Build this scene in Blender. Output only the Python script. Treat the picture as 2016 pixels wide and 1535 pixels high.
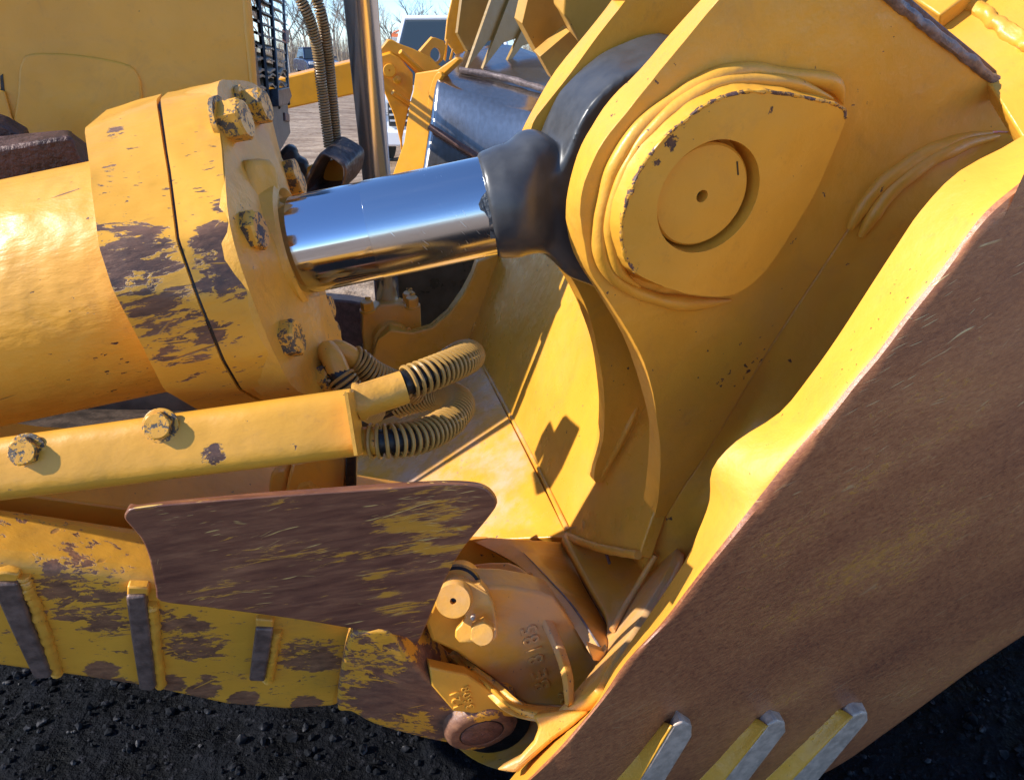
import bpy, bmesh, math, random
import numpy as np
from mathutils import Vector, Matrix, noise as mnoise
random.seed(7); RNG = np.random.default_rng(7)
for o in list(bpy.data.objects): bpy.data.objects.remove(o)
scn = bpy.context.scene; COL = scn.collection

# ------------------------------------------------------------------ camera
FPX, CX, CY, PITCH, CAMZ = 1400.0, 1008.0, 767.5, math.radians(25.5), 1.40
cam = bpy.data.cameras.new('camera'); cam.sensor_width = 36; cam.lens = FPX/2016*36
cam.clip_start = 0.02; cam.clip_end = 2000
camo = bpy.data.objects.new('camera', cam); COL.objects.link(camo); scn.camera = camo
camo.location = (0, 0, CAMZ); camo.rotation_euler = (math.pi/2 - PITCH, 0, 0)

# ------------------------------------------------------------------ light
SUN = Vector((-0.80, -0.17, 0.585)).normalized()
w = bpy.data.worlds.new('World'); scn.world = w; w.use_nodes = True
nt = w.node_tree; bg = nt.nodes['Background']
sky = nt.nodes.new('ShaderNodeTexSky'); sky.sky_type = 'NISHITA'; sky.sun_disc = False
sky.sun_elevation = math.asin(SUN.z); sky.sun_rotation = math.atan2(SUN.x, SUN.y)
sky.air_density = 0.75; sky.dust_density = 0.0; sky.ozone_density = 6.0
nt.links.new(sky.outputs[0], bg.inputs[0]); bg.inputs[1].default_value = 0.15
sl = bpy.data.lights.new('sun', 'SUN'); sl.energy = 4.0; sl.angle = math.radians(0.5); sl.color = (1, 0.95, 0.86)
so = bpy.data.objects.new('sun', sl); COL.objects.link(so)
so.rotation_euler = (-SUN).to_track_quat('-Z', 'Y').to_euler(); so.location = SUN*20
vs = scn.view_settings; vs.view_transform = 'Standard'; vs.look = 'None'; vs.exposure = 0.85; vs.gamma = 1; vs.use_curve_mapping = False
scn.render.engine = 'CYCLES'; scn.cycles.max_bounces = 6; scn.cycles.diffuse_bounces = 5

# ------------------------------------------------------------------ geometry of the picture
cp, sp = math.cos(PITCH), math.sin(PITCH)
FW, UP, RT = Vector((0, cp, -sp)), Vector((0, sp, cp)), Vector((1, 0, 0)); CAM = Vector((0, 0, CAMZ))
def ray(x, y): return FW + RT*((x-CX)/FPX) - UP*((y-CY)/FPX)
def P(x, y, d): return CAM + ray(x, y)*d
def nrm(az, el):
    a, e = math.radians(az), math.radians(el)
    return Vector((math.sin(a)*math.cos(e), -math.cos(a)*math.cos(e), math.sin(e)))
class Pl:                                  # a plane of the machine, surveyed by sight lines
    def __init__(s, o, n): s.o, s.n = Vector(o), Vector(n).normalized()
    def at(s, x, y):
        r = ray(x, y); return CAM + r*((s.o-CAM).dot(s.n)/r.dot(s.n))
    def off(s, t): return Pl(s.o + s.n*t, s.n)
LAT = Vector((-math.sin(math.radians(14)), math.cos(math.radians(14)), 0))   # across the machine, away from the viewer
FWD = Vector((LAT.y, -LAT.x, 0))                                             # towards the blade

def KF(y): return 1.37-.12*min(1, max(0, (y-1050)/350))      # the socket under the lugs lies this much further out
def PD(x, y, d): return P(x, y, d*KF(y))
def rowsD(rows): return [[q if isinstance(q, Vector) else PD(*q) for q in r] for r in rows]
# ------------------------------------------------------------------ objects
def link(o, parent=None):
    COL.objects.link(o)
    if parent is not None: o.parent = parent
    return o
def tag(o, label=None, cat=None, group=None, kind=None):
    if label: o['label'] = label
    if cat: o['category'] = cat
    if group: o['group'] = group
    if kind: o['kind'] = kind
    return o
def base_of(o):
    v = Vector((0, 0, 0))
    while o is not None: v += o.location; o = o.parent
    return v
def empty(name, loc, **k):
    o = bpy.data.objects.new(name, None); o.location = loc; o.empty_display_size = .1
    link(o); return tag(o, **k)
def mesh_obj(name, verts, faces, m, parent=None, smooth=False, bevel=0, seg=2, solid=0, ang=35, sub=0, **k):
    """verts in world space; the object sits at its parent's origin"""
    b = base_of(parent) if parent is not None else Vector((0, 0, 0))
    me = bpy.data.meshes.new(name)
    me.from_pydata([tuple(Vector(v)-b) for v in verts], [], faces); me.update()
    bm = bmesh.new(); bm.from_mesh(me); bmesh.ops.remove_doubles(bm, verts=bm.verts, dist=1e-5)
    bmesh.ops.recalc_face_normals(bm, faces=bm.faces); bm.to_mesh(me); bm.free()
    me.materials.append(m)
    o = bpy.data.objects.new(name, me); link(o, parent)
    finish(o, smooth, bevel, seg, solid, ang, sub)
    return tag(o, **k)
def finish(o, smooth=False, bevel=0, seg=2, solid=0, ang=35, sub=0):
    if solid:
        md = o.modifiers.new('solid', 'SOLIDIFY'); md.thickness = abs(solid); md.offset = -1 if solid > 0 else 1
    if bevel:
        md = o.modifiers.new('bevel', 'BEVEL'); md.width = bevel; md.segments = seg; md.limit_method = 'ANGLE'; md.angle_limit = math.radians(ang)
        md.harden_normals = False
    if sub:
        md = o.modifiers.new('sub', 'SUBSURF'); md.levels = sub; md.render_levels = sub
    if smooth or bevel:
        for p in o.data.polygons: p.use_smooth = True
        try:
            o.data.set_sharp_from_angle(angle=math.radians(40))
        except Exception: pass
def cat_rom(pts, n=6, closed=False):
    pts = [Vector(p) for p in pts]; out = []; N = len(pts)
    rng = range(N if closed else N-1)
    for i in rng:
        if closed: p0, p1, p2, p3 = pts[i-1], pts[i], pts[(i+1) % N], pts[(i+2) % N]
        else: p0, p1, p2, p3 = pts[max(i-1, 0)], pts[i], pts[i+1], pts[min(i+2, N-1)]
        for k in range(n):
            t = k/n
            out.append(0.5*((2*p1)+(p2-p0)*t+(2*p0-5*p1+4*p2-p3)*t*t+(3*p1-p0-3*p2+p3)*t**3))
    if not closed: out.append(pts[-1])
    return out
def px_spline(l, n=5, closed=True):
    return [tuple(p) for p in cat_rom([Vector(tuple(q)) for q in l], n, closed)]
def fill_faces(loops):
    """triangulated cap of planar loops (outer first, holes after); loops are lists of 3d points"""
    bm = bmesh.new(); es = []
    for lp in loops:
        vs_ = [bm.verts.new(p) for p in lp]
        for i in range(len(vs_)): es.append(bm.edges.new((vs_[i], vs_[(i+1) % len(vs_)])))
    bm.verts.index_update()
    bmesh.ops.triangle_fill(bm, use_beauty=True, use_dissolve=False, edges=es)
    bm.verts.index_update()
    f = [[v.index for v in fc.verts] for fc in bm.faces]; bm.free(); return f
def slab(name, pl, pts, t, m, parent=None, spline=0, holes=(), bevel=.003, back=None, jit=0, **k):
    """plate cut along an outline; front face in plane pl, thickness t behind it. pts entries (x,y) or (x,y,bx,by)"""
    P4 = []
    for q in pts:
        if len(q) == 2: P4.append((q[0], q[1], None, None))
        else: P4.append(tuple(q))
    pb = pl.off(-t)
    F3 = []; B3 = []
    for q in P4:
        f = pl.at(q[0], q[1]); F3.append(f)
        B3.append(pb.at(q[2], q[3]) if q[2] is not None else f - pl.n*t)
    if spline: F3 = cat_rom(F3, spline, True); B3 = cat_rom(B3, spline, True)
    if jit:
        for i, f in enumerate(F3):
            d = Vector((mnoise.noise(f*60), mnoise.noise(f*60+Vector((9, 0, 0))), mnoise.noise(f*60+Vector((0, 9, 0)))))*jit
            F3[i] = f+d; B3[i] = B3[i]+d
    loopsF = [F3]; loopsB = [B3]
    for h in holes:
        hf = h if isinstance(h[0], Vector) else [pl.at(*q) for q in h]
        loopsF.append(hf); loopsB.append([q-pl.n*t for q in hf])
    n = sum(len(l) for l in loopsF)
    verts = [v for l in loopsF for v in l] + [v for l in loopsB for v in l]
    if holes: cap = fill_faces(loopsF)
    else: cap = [list(range(n))]
    faces = [c for c in cap] + [[n+i for i in reversed(c)] for c in cap]
    s = 0
    for l in loopsF:
        for i in range(len(l)):
            j = (i+1) % len(l); faces.append([s+i, s+j, n+s+j, n+s+i])
        s += len(l)
    return mesh_obj(name, verts, faces, m, parent, bevel=bevel, **k)
def loft(name, rows, m, parent=None, nu=6, nv=6, solid=0.01, noise_amp=0, noise_f=8, **k):
    """smooth sheet through rows of surveyed points"""
    R = [[v if isinstance(v, Vector) else P(*v) for v in r] for r in rows]
    R = [cat_rom(r, nu) for r in R] if nu > 1 else R
    cols = list(zip(*R)); cols = [cat_rom(list(c), nv) for c in cols] if nv > 1 else cols
    nr, nc = len(cols[0]), len(cols); verts = []; faces = []
    for i in range(nr):
        for j in range(nc):
            v = Vector(cols[j][i])
            if noise_amp: v += (CAM-v).normalized()*mnoise.noise(v*noise_f)*noise_amp
            verts.append(v)
    for i in range(nr-1):
        for j in range(nc-1):
            a = i*nc+j; faces.append([a, a+1, a+nc+1, a+nc])
    return mesh_obj(name, verts, faces, m, parent, smooth=True, solid=solid, **k)
def frame_along(pts):
    T = []; n = len(pts)
    for i in range(n): T.append((pts[min(i+1, n-1)]-pts[max(i-1, 0)]).normalized())
    u = T[0].orthogonal().normalized(); U = [u]
    for i in range(1, n):
        u = (u - T[i]*u.dot(T[i])).normalized(); U.append(u)
    return T, U, [T[i].cross(U[i]) for i in range(n)]
def tube_geo(pts, r, seg=12, caps=True, rn=0, nf=40):
    pts = [Vector(p) for p in pts]; T, U, V = frame_along(pts); verts = []; faces = []
    for i, p in enumerate(pts):
        rr = r[i] if isinstance(r, (list, tuple)) else r
        for k in range(seg):
            a = 2*math.pi*k/seg; d = U[i]*math.cos(a)+V[i]*math.sin(a)
            q = rr*(1+(rn*mnoise.noise((p+d*rr)*nf) if rn else 0)); verts.append(p+d*q)
    for i in range(len(pts)-1):
        for k in range(seg):
            k2 = (k+1) % seg; faces.append([i*seg+k, i*seg+k2, (i+1)*seg+k2, (i+1)*seg+k])
    if caps:
        faces.append(list(range(seg))); faces.append([(len(pts)-1)*seg+k for k in range(seg)])
    return verts, faces
def tube(name, pts, r, m, parent=None, seg=16, **k):
    rn = k.pop('rn', 0); nf = k.pop('nf', 40)
    v, f = tube_geo(pts, r, seg, True, rn, nf); return mesh_obj(name, v, f, m, parent, smooth=True, **k)
def lathe(name, o, ax, prof, m, parent=None, seg=64, **k):
    """profile (s, r) turned round the axis through o"""
    ax = Vector(ax).normalized(); u = ax.orthogonal().normalized(); v = ax.cross(u); verts = []; faces = []
    for s, r in prof:
        for i in range(seg):
            a = 2*math.pi*i/seg; verts.append(Vector(o)+ax*s+(u*math.cos(a)+v*math.sin(a))*max(r, 1e-4))
    for i in range(len(prof)-1):
        for j in range(seg):
            j2 = (j+1) % seg; faces.append([i*seg+j, i*seg+j2, (i+1)*seg+j2, (i+1)*seg+j])
    faces.append(list(range(seg))); faces.append([(len(prof)-1)*seg+j for j in range(seg)])
    return mesh_obj(name, verts, faces, m, parent, smooth=True, **k)
def merge(geos):
    V = []; F = []
    for v, f in geos:
        n = len(V); V += list(v); F += [[n+i for i in q] for q in f]
    return V, F
def box_geo(c, u, v, w_):
    """box with centre c and half axes u, v, w_"""
    c, u, v, w_ = Vector(c), Vector(u), Vector(v), Vector(w_); V = []
    for a in (-1, 1):
        for b in (-1, 1):
            for d in (-1, 1): V.append(c+u*a+v*b+w_*d)
    return V, [[0, 1, 3, 2], [4, 6, 7, 5], [0, 4, 5, 1], [2, 3, 7, 6], [0, 2, 6, 4], [1, 5, 7, 3]]
_hex = {}
def hex_bolt(name, c, n, r, h, m, parent, rot=0, washer=1.25, dome=True):
    """hexagon head with a washer, its seat centred on c, pointing along n; alike bolts share their mesh"""
    key = (round(r, 4), round(h, 4), m.name, washer)
    if key not in _hex:
        V = []; F = []
        prof = []
        def ring(s, rr, hexa):
            for i in range(24):
                a = 2*math.pi*i/24
                q = rr*(math.cos(math.pi/6)/math.cos((a % (math.pi/3))-math.pi/6)) if hexa else rr
                V.append(Vector((math.cos(a)*q, math.sin(a)*q, s)))
        rings = []
        if washer: rings += [(0, r*washer, 0), (h*.18, r*washer, 0), (h*.2, r*washer*.97, 0)]
        else: rings += [(0, r, 1)]
        rings += [(h*.2, r*.99, 1), (h*.9, r, 1), (h*.93, r*.97, 1), (h, r*.84, 0), (h, r*.6, 0)]
        for q in rings: ring(*q)
        for i in range(len(rings)-1):
            for k in range(24): F.append([i*24+k, i*24+(k+1) % 24, (i+1)*24+(k+1) % 24, (i+1)*24+k])
        F.append([(len(rings)-1)*24+k for k in range(24)]); F.append(list(reversed(range(24))))
        me = bpy.data.meshes.new(name); me.from_pydata([tuple(v) for v in V], [], F); me.update(); me.materials.append(m)
        for p in me.polygons: p.use_smooth = True
        me.set_sharp_from_angle(angle=math.radians(25)); _hex[key] = me
    o = bpy.data.objects.new(name, _hex[key]); link(o, parent)
    q = Vector(n).normalized().to_track_quat('Z', 'Y')
    o.rotation_euler = (q.to_matrix() @ Matrix.Rotation(rot, 3, 'Z')).to_euler()
    o.location = Vector(c) - base_of(parent)
    return o

# ------------------------------------------------------------------ materials
SPOTS = []
class NG:
    def __init__(s, name):
        s.m = bpy.data.materials.new(name); s.m.use_nodes = True; s.t = s.m.node_tree
        s.b = s.t.nodes['Principled BSDF']; s.pos = s.n('ShaderNodeNewGeometry').outputs['Position']
    def n(s, t, **k):
        q = s.t.nodes.new(t)
        for a, b in k.items(): setattr(q, a, b)
        return q
    def inp(s, node, i, v):
        if v is None: return
        if hasattr(v, 'is_linked') or isinstance(v, bpy.types.NodeSocket): s.t.links.new(v, node.inputs[i])
        else: node.inputs[i].default_value = v
    def math(s, op, a, b=None, clamp=False):
        q = s.n('ShaderNodeMath', operation=op, use_clamp=clamp); s.inp(q, 0, a); s.inp(q, 1, b); return q.outputs[0]
    def vm(s, op, a, b=None, out=0):
        q = s.n('ShaderNodeVectorMath', operation=op); s.inp(q, 0, a); s.inp(q, 1, b); return q.outputs[out]
    def coords(s, axes, scales):
        c = s.n('ShaderNodeCombineXYZ')
        for i in range(3):
            d = s.vm('DOT_PRODUCT', s.pos, tuple(Vector(axes[i])*scales[i]), 'Value'); s.inp(c, i, d)
        return c.outputs[0]
    def noise(s, vec, sc, det=4, rough=.55, dist=0, out='Fac'):
        q = s.n('ShaderNodeTexNoise'); s.inp(q, 'Vector', vec); s.inp(q, 'Scale', sc); s.inp(q, 'Detail', det); s.inp(q, 'Roughness', rough); s.inp(q, 'Distortion', dist)
        return q.outputs[out]
    def vor(s, vec, sc, rnd=1):
        q = s.n('ShaderNodeTexVoronoi'); s.inp(q, 'Vector', vec); s.inp(q, 'Scale', sc); s.inp(q, 'Randomness', rnd); return q
    def ss(s, v, a, b, lo=0., hi=1.):
        q = s.n('ShaderNodeMapRange', interpolation_type='SMOOTHSTEP'); s.inp(q, 0, v); s.inp(q, 1, a); s.inp(q, 2, b); s.inp(q, 3, lo); s.inp(q, 4, hi); return q.outputs[0]
    def lin(s, v, a, b, lo=0., hi=1.):
        q = s.n('ShaderNodeMapRange'); s.inp(q, 0, v); s.inp(q, 1, a); s.inp(q, 2, b); s.inp(q, 3, lo); s.inp(q, 4, hi); return q.outputs[0]
    def mix(s, f, a, b):
        q = s.n('ShaderNodeMix', data_type='RGBA'); s.inp(q, 0, f)
        s.inp(q, 6, a if not isinstance(a, tuple) else (*a[:3], 1)); s.inp(q, 7, b if not isinstance(b, tuple) else (*b[:3], 1)); return q.outputs[2]
    def ramp(s, f, stops):
        q = s.n('ShaderNodeValToRGB'); s.inp(q, 0, f); e = q.color_ramp.elements
        while len(e) < len(stops): e.new(.5)
        for i, (p, c) in enumerate(stops): e[i].position = p; e[i].color = (*c, 1)
        return q.outputs[0]
    def dist_to(s, p, axes=None, sc=(1, 1, 1)):
        q = s.n('ShaderNodeVectorMath', operation='SUBTRACT'); s.inp(q, 0, s.pos); q.inputs[1].default_value = tuple(p); SPOTS.append((q, Vector(p), s.m)); d = q.outputs[0]
        if axes is not None:
            c = s.n('ShaderNodeCombineXYZ')
            for i in range(3): s.inp(c, i, s.vm('DOT_PRODUCT', d, tuple(Vector(axes[i])*sc[i]), 'Value'))
            d = c.outputs[0]
        return s.vm('LENGTH', d, None, 'Value')
    def bump(s, h, strength, dist, prev=None):
        q = s.n('ShaderNodeBump'); s.inp(q, 'Strength', strength); s.inp(q, 'Distance', dist); s.inp(q, 'Height', h)
        if prev is not None: s.inp(q, 'Normal', prev)
        return q.outputs[0]
    def out(s, col=None, rough=None, normal=None, metal=None, **k):
        s.inp(s.b, 'Base Color', (*col, 1) if isinstance(col, tuple) and len(col) == 3 else col)
        s.inp(s.b, 'Roughness', rough); s.inp(s.b, 'Metallic', metal)
        if normal is not None: s.inp(s.b, 'Normal', normal)
        for a, b in k.items(): s.inp(s.b, a, b)
        return s.m

YEL = (0.76, 0.358, 0.036)
XYZ = (Vector((1, 0, 0)), Vector((0, 1, 0)), Vector((0, 0, 1)))
def axes_from(u, n):
    u = Vector(u).normalized(); n = Vector(n); n = (n-u*n.dot(u)).normalized(); return (u, n.cross(u), n)
def paint(name, wear=0.0, spots=(), grain=None, stretch=5, scale=18, dark=(0.035, 0.017, 0.016), brown=(0.13, 0.058, 0.034),
          flecks=0.35, scratch=0.0, dust=0.0, bump=0.5, rough=0.36, col=YEL, rbump=1.0, long_scr=0, dustcol=(.42, .36, .36), blur=.03, fine=1):
    """machine paint: colour drift, chipped and rubbed patches (spots = (point, radius, strength)), scratches, dust film (on the blade box it also carries painted bounce light)"""
    g = NG(name); ax = grain or XYZ
    v = g.coords(ax, (1/stretch, 1, 1)) if grain else g.pos
    drift = g.noise(g.pos, 3.2, 3)
    c = g.mix(g.ss(drift, .3, .7), tuple(x*.86 for x in col), tuple(min(1, x*1.08) for x in col))
    fine_n = g.math('ADD', g.math('MULTIPLY', g.noise(v, scale, 5, .62, .4), .55), g.math('MULTIPLY', g.noise(v, scale*3.4, 6, .68, .6), .45))
    W = None; acc = None
    for s_ in spots:
        d = g.dist_to(s_[0]); q = g.math('MULTIPLY', g.ss(d, s_[1]*.25, s_[1]*1.1, 1, 0), s_[2])
        acc = q if acc is None else g.math('MAXIMUM', acc, q)
    thr = g.math('ADD', g.math('MULTIPLY', g.math('SUBTRACT', fine_n, .5), 1.25), wear)
    if acc is not None: thr = g.math('ADD', thr, acc)
    W = g.ss(thr, .30, .30+blur)
    # fine flecks
    if flecks:
        fl = g.ss(g.math('ADD', g.noise(v, scale*4, 4, .6), g.math('MULTIPLY', g.noise(g.pos, 5, 2), .35)), .93-.10*flecks, .945-.10*flecks)
        W = g.math('MAXIMUM', W, fl)
    if scratch:
        # short streaks where paint was lost / remains
        for k, (an, dn) in enumerate(((0.12, 22), (-.25, 30), (.6, 26))):
            a2 = (ax[0]*math.cos(an)+ax[1]*math.sin(an), ax[1]*math.cos(an)-ax[0]*math.sin(an), ax[2])
            cc = g.coords(a2, (dn*.11, dn*3.2, dn*.8))
            vo = g.vor(cc, 1.0); st = g.ss(vo.outputs['Distance'], .06+.09*scratch, .10+.09*scratch, 1, 0)
            st = g.math('MULTIPLY', st, g.ss(g.noise(g.pos, 7+k, 2), .5, .6))
            inv = g.math('MULTIPLY', W, st)         # streaks of paint left in worn zone
            W = g.math('SUBTRACT', g.math('MAXIMUM', W, g.math('MULTIPLY', st, .8 if k == 0 else 0)), g.math('MULTIPLY', inv, .9 if k else 0), True)
    if long_scr:
        for k, (an, dn) in enumerate(((0.16, 6), (-.22, 7.5), (.9, 8))):
            a2 = (ax[0]*math.cos(an)+ax[1]*math.sin(an), ax[1]*math.cos(an)-ax[0]*math.sin(an), ax[2])
            cc = g.coords(a2, (dn*.6, dn*16, dn*1)); q = g.noise(g.pos, 9, 2, .5, 0, 'Color')
            cc = g.vm('ADD', cc, q)
            vo = g.vor(cc, 1.0); st = g.ss(vo.outputs['Distance'], .07, .11, 1, 0)
            st = g.math('MULTIPLY', st, g.ss(g.math('ADD', g.noise(g.pos, 2.6+k, 2), g.math('MULTIPLY', g.noise(v, 60, 3), .25)), .66-.1*long_scr, .70-.1*long_scr))
            W = g.math('SUBTRACT', W, st, True)
    wc = g.ramp(g.noise(v, scale*1.4, 5, .7), ((.30, dark), (.5, tuple((a+b)/2 for a, b in zip(dark, brown))), (.68, brown), (.85, (.22, .15, .12))))
    c2 = g.mix(W, c, wc)
    gr_n = g.noise(g.coords((ax[0], ax[1], ax[2]), (1, 1, 1)), 6.5, 8, .72, .8)
    c2 = g.mix(g.math('MULTIPLY', g.ss(gr_n, .50, .74), .24), c2, (.30, .165, .075))
    c2 = g.mix(g.math('MULTIPLY', g.ss(g.noise(g.pos, 38, 6, .75), .56, .72), .18), c2, (.24, .13, .06))
    if dust:
        dn_ = g.math('MULTIPLY', g.ss(g.noise(g.pos, 4.5, 6, .65), .42, .72), dust)
        c2 = g.mix(dn_, c2, dustcol)
    n1 = g.bump(g.noise(g.pos, 11, 2), .35*bump, .02)
    n2 = g.bump(g.noise(v, 85, 4, .6), .25*bump, .004, n1)
    h = g.math('MULTIPLY', W, -1.0)
    h = g.math('ADD', h, g.math('MULTIPLY', g.noise(v, scale*3, 5, .7), g.math('MULTIPLY', W, .9)))
    n3 = g.bump(h, .5*rbump, .0025, n2)
    r = g.mix(W, (rough, rough, rough), (.47, .47, .47))
    r = g.math('ADD', r, g.math('MULTIPLY', g.math('SUBTRACT', g.noise(g.pos, 14, 4), .5), .25))
    return g.out(c2, r, n3, 0.0, **{'Specular IOR Level': .5})
def simple(name, col, rough=.5, metal=0, var=.25, sc=20, bump=.3, bs=60, bd=.003, **k):
    g = NG(name); n = g.noise(g.pos, sc, 5, .6)
    c = g.mix(g.ss(n, .3, .7), tuple(x*(1-var) for x in col), tuple(min(1, x*(1+var)) for x in col))
    return g.out(c, g.lin(n, .3, .7, max(.02, rough-.08), rough+.08), g.bump(g.noise(g.pos, bs, 4), bump, bd), metal, **k)

def seat_spots():
    """put every patch of wear on the surface it belongs to, along the sight line it was surveyed on"""
    bpy.context.view_layer.update(); dg = bpy.context.evaluated_depsgraph_get(); miss = 0
    for node, p, m in SPOTS:
        d = (p-CAM).normalized(); o = CAM.copy(); ok = False
        for k in range(14):
            hit, loc, n, idx, ob, mw = scn.ray_cast(dg, o, d)
            if not hit: break
            if m.name in [s.material.name for s in ob.material_slots if s.material]:
                node.inputs[1].default_value = tuple(loc); ok = True; break
            o = loc+d*.0015
        if not ok: miss += 1; print('no surface for spot', m.name, tuple(round(c, 2) for c in p))
def worn(name, grain, yel=0.0, spots=(), scr=1.0, sscale=1.0, stretch=6, dark=(.105, .040, .028), mid=(.20, .080, .045), brown=(.32, .14, .070), pale=(.62, .45, .20), rough=.34, ymix=1.0, mott=60, scr_spots=()):
    """steel rubbed to brown with remnants of paint and thin scratches running along the grain"""
    g = NG(name); ax = grain
    v = g.coords(ax, (1/stretch, 1, 1)); fine = g.noise(v, mott, 8, .68, .3); big = g.noise(g.coords(ax, (.5, 1, 1)), 5, 4, .6)
    tint = g.math('ADD', g.math('MULTIPLY', fine, .55), g.math('MULTIPLY', big, .45))
    c = g.ramp(tint, ((.36, dark), (.50, mid), (.64, brown), (.8, tuple(x*1.5 for x in brown))))
    acc = None
    for s_ in spots:
        q = g.math('MULTIPLY', g.ss(g.dist_to(s_[0]), s_[1]*.1, s_[1]*1.2, 1, 0), s_[2]); acc = q if acc is None else g.math('ADD', acc, q)
    t = g.math('ADD', g.math('ADD', g.math('MULTIPLY', g.noise(v, mott*.7, 7, .66, .5), .72), g.math('MULTIPLY', g.noise(v, mott*3.1, 4, .7), .28)), g.math('MULTIPLY', g.math('SUBTRACT', big, .5), .5)); t = g.math('ADD', t, yel)
    if acc is not None: t = g.math('ADD', t, acc)
    Y = g.ss(t, .575, .635); c = g.mix(g.math('MULTIPLY', Y, g.lin(big, .3, .7, .75*ymix, ymix)), c, tuple(x*.85 for x in YEL))
    S = None
    for k, (an, la, wi, lo) in enumerate(((.05, 15, 300, .50), (-.20, 9, 240, .54), (.35, 12, 260, .54), (.12, 4.0, 130, .45), (-.12, 2.4, 75, .52), (-.55, 7, 170, .60), (1.2, 10, 210, .61))):
        a2 = (ax[0]*math.cos(an)+ax[1]*math.sin(an), ax[1]*math.cos(an)-ax[0]*math.sin(an), ax[2])
        q = g.noise(g.pos, 6, 2, .5, 0, 'Color'); cc = g.vm('ADD', g.coords(a2, (la*sscale, wi*sscale, wi*.25*sscale)), g.vm('MULTIPLY', q, (1.2, 9, 2)))
        vo = g.vor(cc, 1.0); st = g.ss(vo.outputs['Distance'], .10, .17, 1, 0)
        st = g.math('MULTIPLY', st, g.ss(g.noise(g.pos, 5+k*1.7, 3, .6), lo+.03, lo+.10)); S = st if S is None else g.math('MAXIMUM', S, st)
    S = g.math('MULTIPLY', S, scr, True)
    if scr_spots:
        am = None
        for p_, r_, w_ in scr_spots:
            q = g.math('MULTIPLY', g.ss(g.dist_to(p_), r_*.2, r_*1.2, 1, 0), w_); am = q if am is None else g.math('MAXIMUM', am, q)
        S = g.math('MULTIPLY', S, g.math('ADD', am, .22))
    c = g.mix(S, c, pale)
    n1 = g.bump(g.noise(g.pos, 9, 2), .3, .015); n2 = g.bump(fine, .35, .0022, n1); n3 = g.bump(g.math('ADD', Y, S), .35, .0012, n2)
    return g.out(c, g.lin(fine, .3, .7, rough-.06, rough+.14), n3, 0.0, **{'Specular IOR Level': .6})

# ================================================================== the machine
DOZ = empty('bulldozer', (P(640, 900, 1.3).x, P(640, 900, 1.3).y, 0), label='large yellow bulldozer seen close up, with chrome tilt cylinder, push arm and worn blade', cat='bulldozer')
sx = (FWD, LAT, Vector((0, 0, 1)))
AX0, AX1 = P(0, 607, 1.04), P(960, 407, 1.05); AX = (AX1-AX0).normalized()      # tilt cylinder axis
LUG = Pl(P(1394, 391, 1.0), nrm(19, -9))
U_ = LUG.n.cross(Vector((0, 0, 1))).normalized()
# ---- paints
M_hood = paint('hood paint', wear=-.12, flecks=.35, bump=.6, rough=.42, scale=10)
M_barrel = paint('barrel paint', wear=-.10, spots=((P(45, 520, 0.980), .07, 0.200), (P(30, 745, 1.020), .06, .10)), grain=axes_from(AX, Vector((0, -1, 0))), stretch=2.5, scale=30, flecks=.45, scratch=.15, bump=1.3, rough=.42)
hx = axes_from(AX, Vector((0, -1, 0)))
M_head = paint('cylinder head paint', wear=-.10, grain=hx, stretch=4.5, scale=44, scratch=.3, flecks=.7, bump=.9, rough=.34, dark=(.065, .034, .026), brown=(.24, .110, .060),
   spots=((P(250, 530, 0.950), .12, 0.450), (P(350, 660, 0.950), .12, 0.400), (P(300, 600, 0.950), .09, 0.430), (P(430, 480, 0.950), .06, 0.510), (P(445, 400, 0.950), .035, 0.430), (P(440, 540, 0.950), .07, 0.470), (P(500, 640, 0.950), .06, 0.400), (P(545, 730, 0.950), .055, 0.390), (P(390, 720, 0.950), .07, 0.370), (P(225, 262, 1.050), .03, 0.430), (P(215, 330, 1.050), .02, 0.370), (P(410, 230, 1.050), .03, 0.330), (P(420, 330, 0.950), .03, 0.330), (P(360, 480, 0.950), .05, .22)))
M_face = paint('flange paint', wear=-.10, flecks=.35, bump=1.4, rough=.4, dust=.25, spots=((P(590, 620, .93), .035, .12),), dustcol=(.30, .20, .14))
M_bolt = paint('bolt paint', wear=.29, flecks=.6, bump=.7, rough=.36, scale=60, dark=(.04, .035, .03), brown=(.12, .08, .05))
M_cover = paint('cover paint', wear=-.10, grain=axes_from(AX, Vector((0, -1, 0))), stretch=1.6, scale=32, flecks=.3, bump=.7, rough=.38,
   spots=((P(418, 897, 0.920), .028, 0.410), (P(575, 885, 0.940), .018, 0.360), (P(460, 915, 0.940), .03, 0.260), (P(70, 930, 0.940), .05, 0.240), (P(600, 810, 0.960), .02, .16)))
M_lug = paint('lug paint', wear=-.12, flecks=.4, bump=1.0, rough=.36, dust=.14, scale=14, spots=((P(1340, 100, 1.0), .03, .18), (P(1205, 300, 1.0), .012, .3)), dustcol=(.36, .24, .16))
M_boss = paint('boss paint', wear=-.10, flecks=.25, bump=.7, rough=.36, scale=45,
   spots=((P(1325, 280, 1.090), .022, 0.450), (P(1345, 245, 1.090), .016, 0.410), (P(1290, 320, 1.090), .016, 0.350), (P(1515, 215, 1.090), .013, 0.390), (P(1620, 203, 1.090), .02, 0.390), (P(1250, 525, 1.090), .02, 0.330), (P(1400, 520, 1.090), .014, 0.370), (P(1235, 380, 1.090), .015, .22)))
M_blade = paint('blade paint', wear=-.11, flecks=.22, bump=.8, rough=.30, dust=.08, scale=14)
M_shelf = paint('blade box paint', wear=-.10, flecks=.3, bump=.7, rough=.27, dust=.75, scale=18, dustcol=(.60, .44, .38))  # dust film, its tone lightened to paint in bounced light
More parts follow.
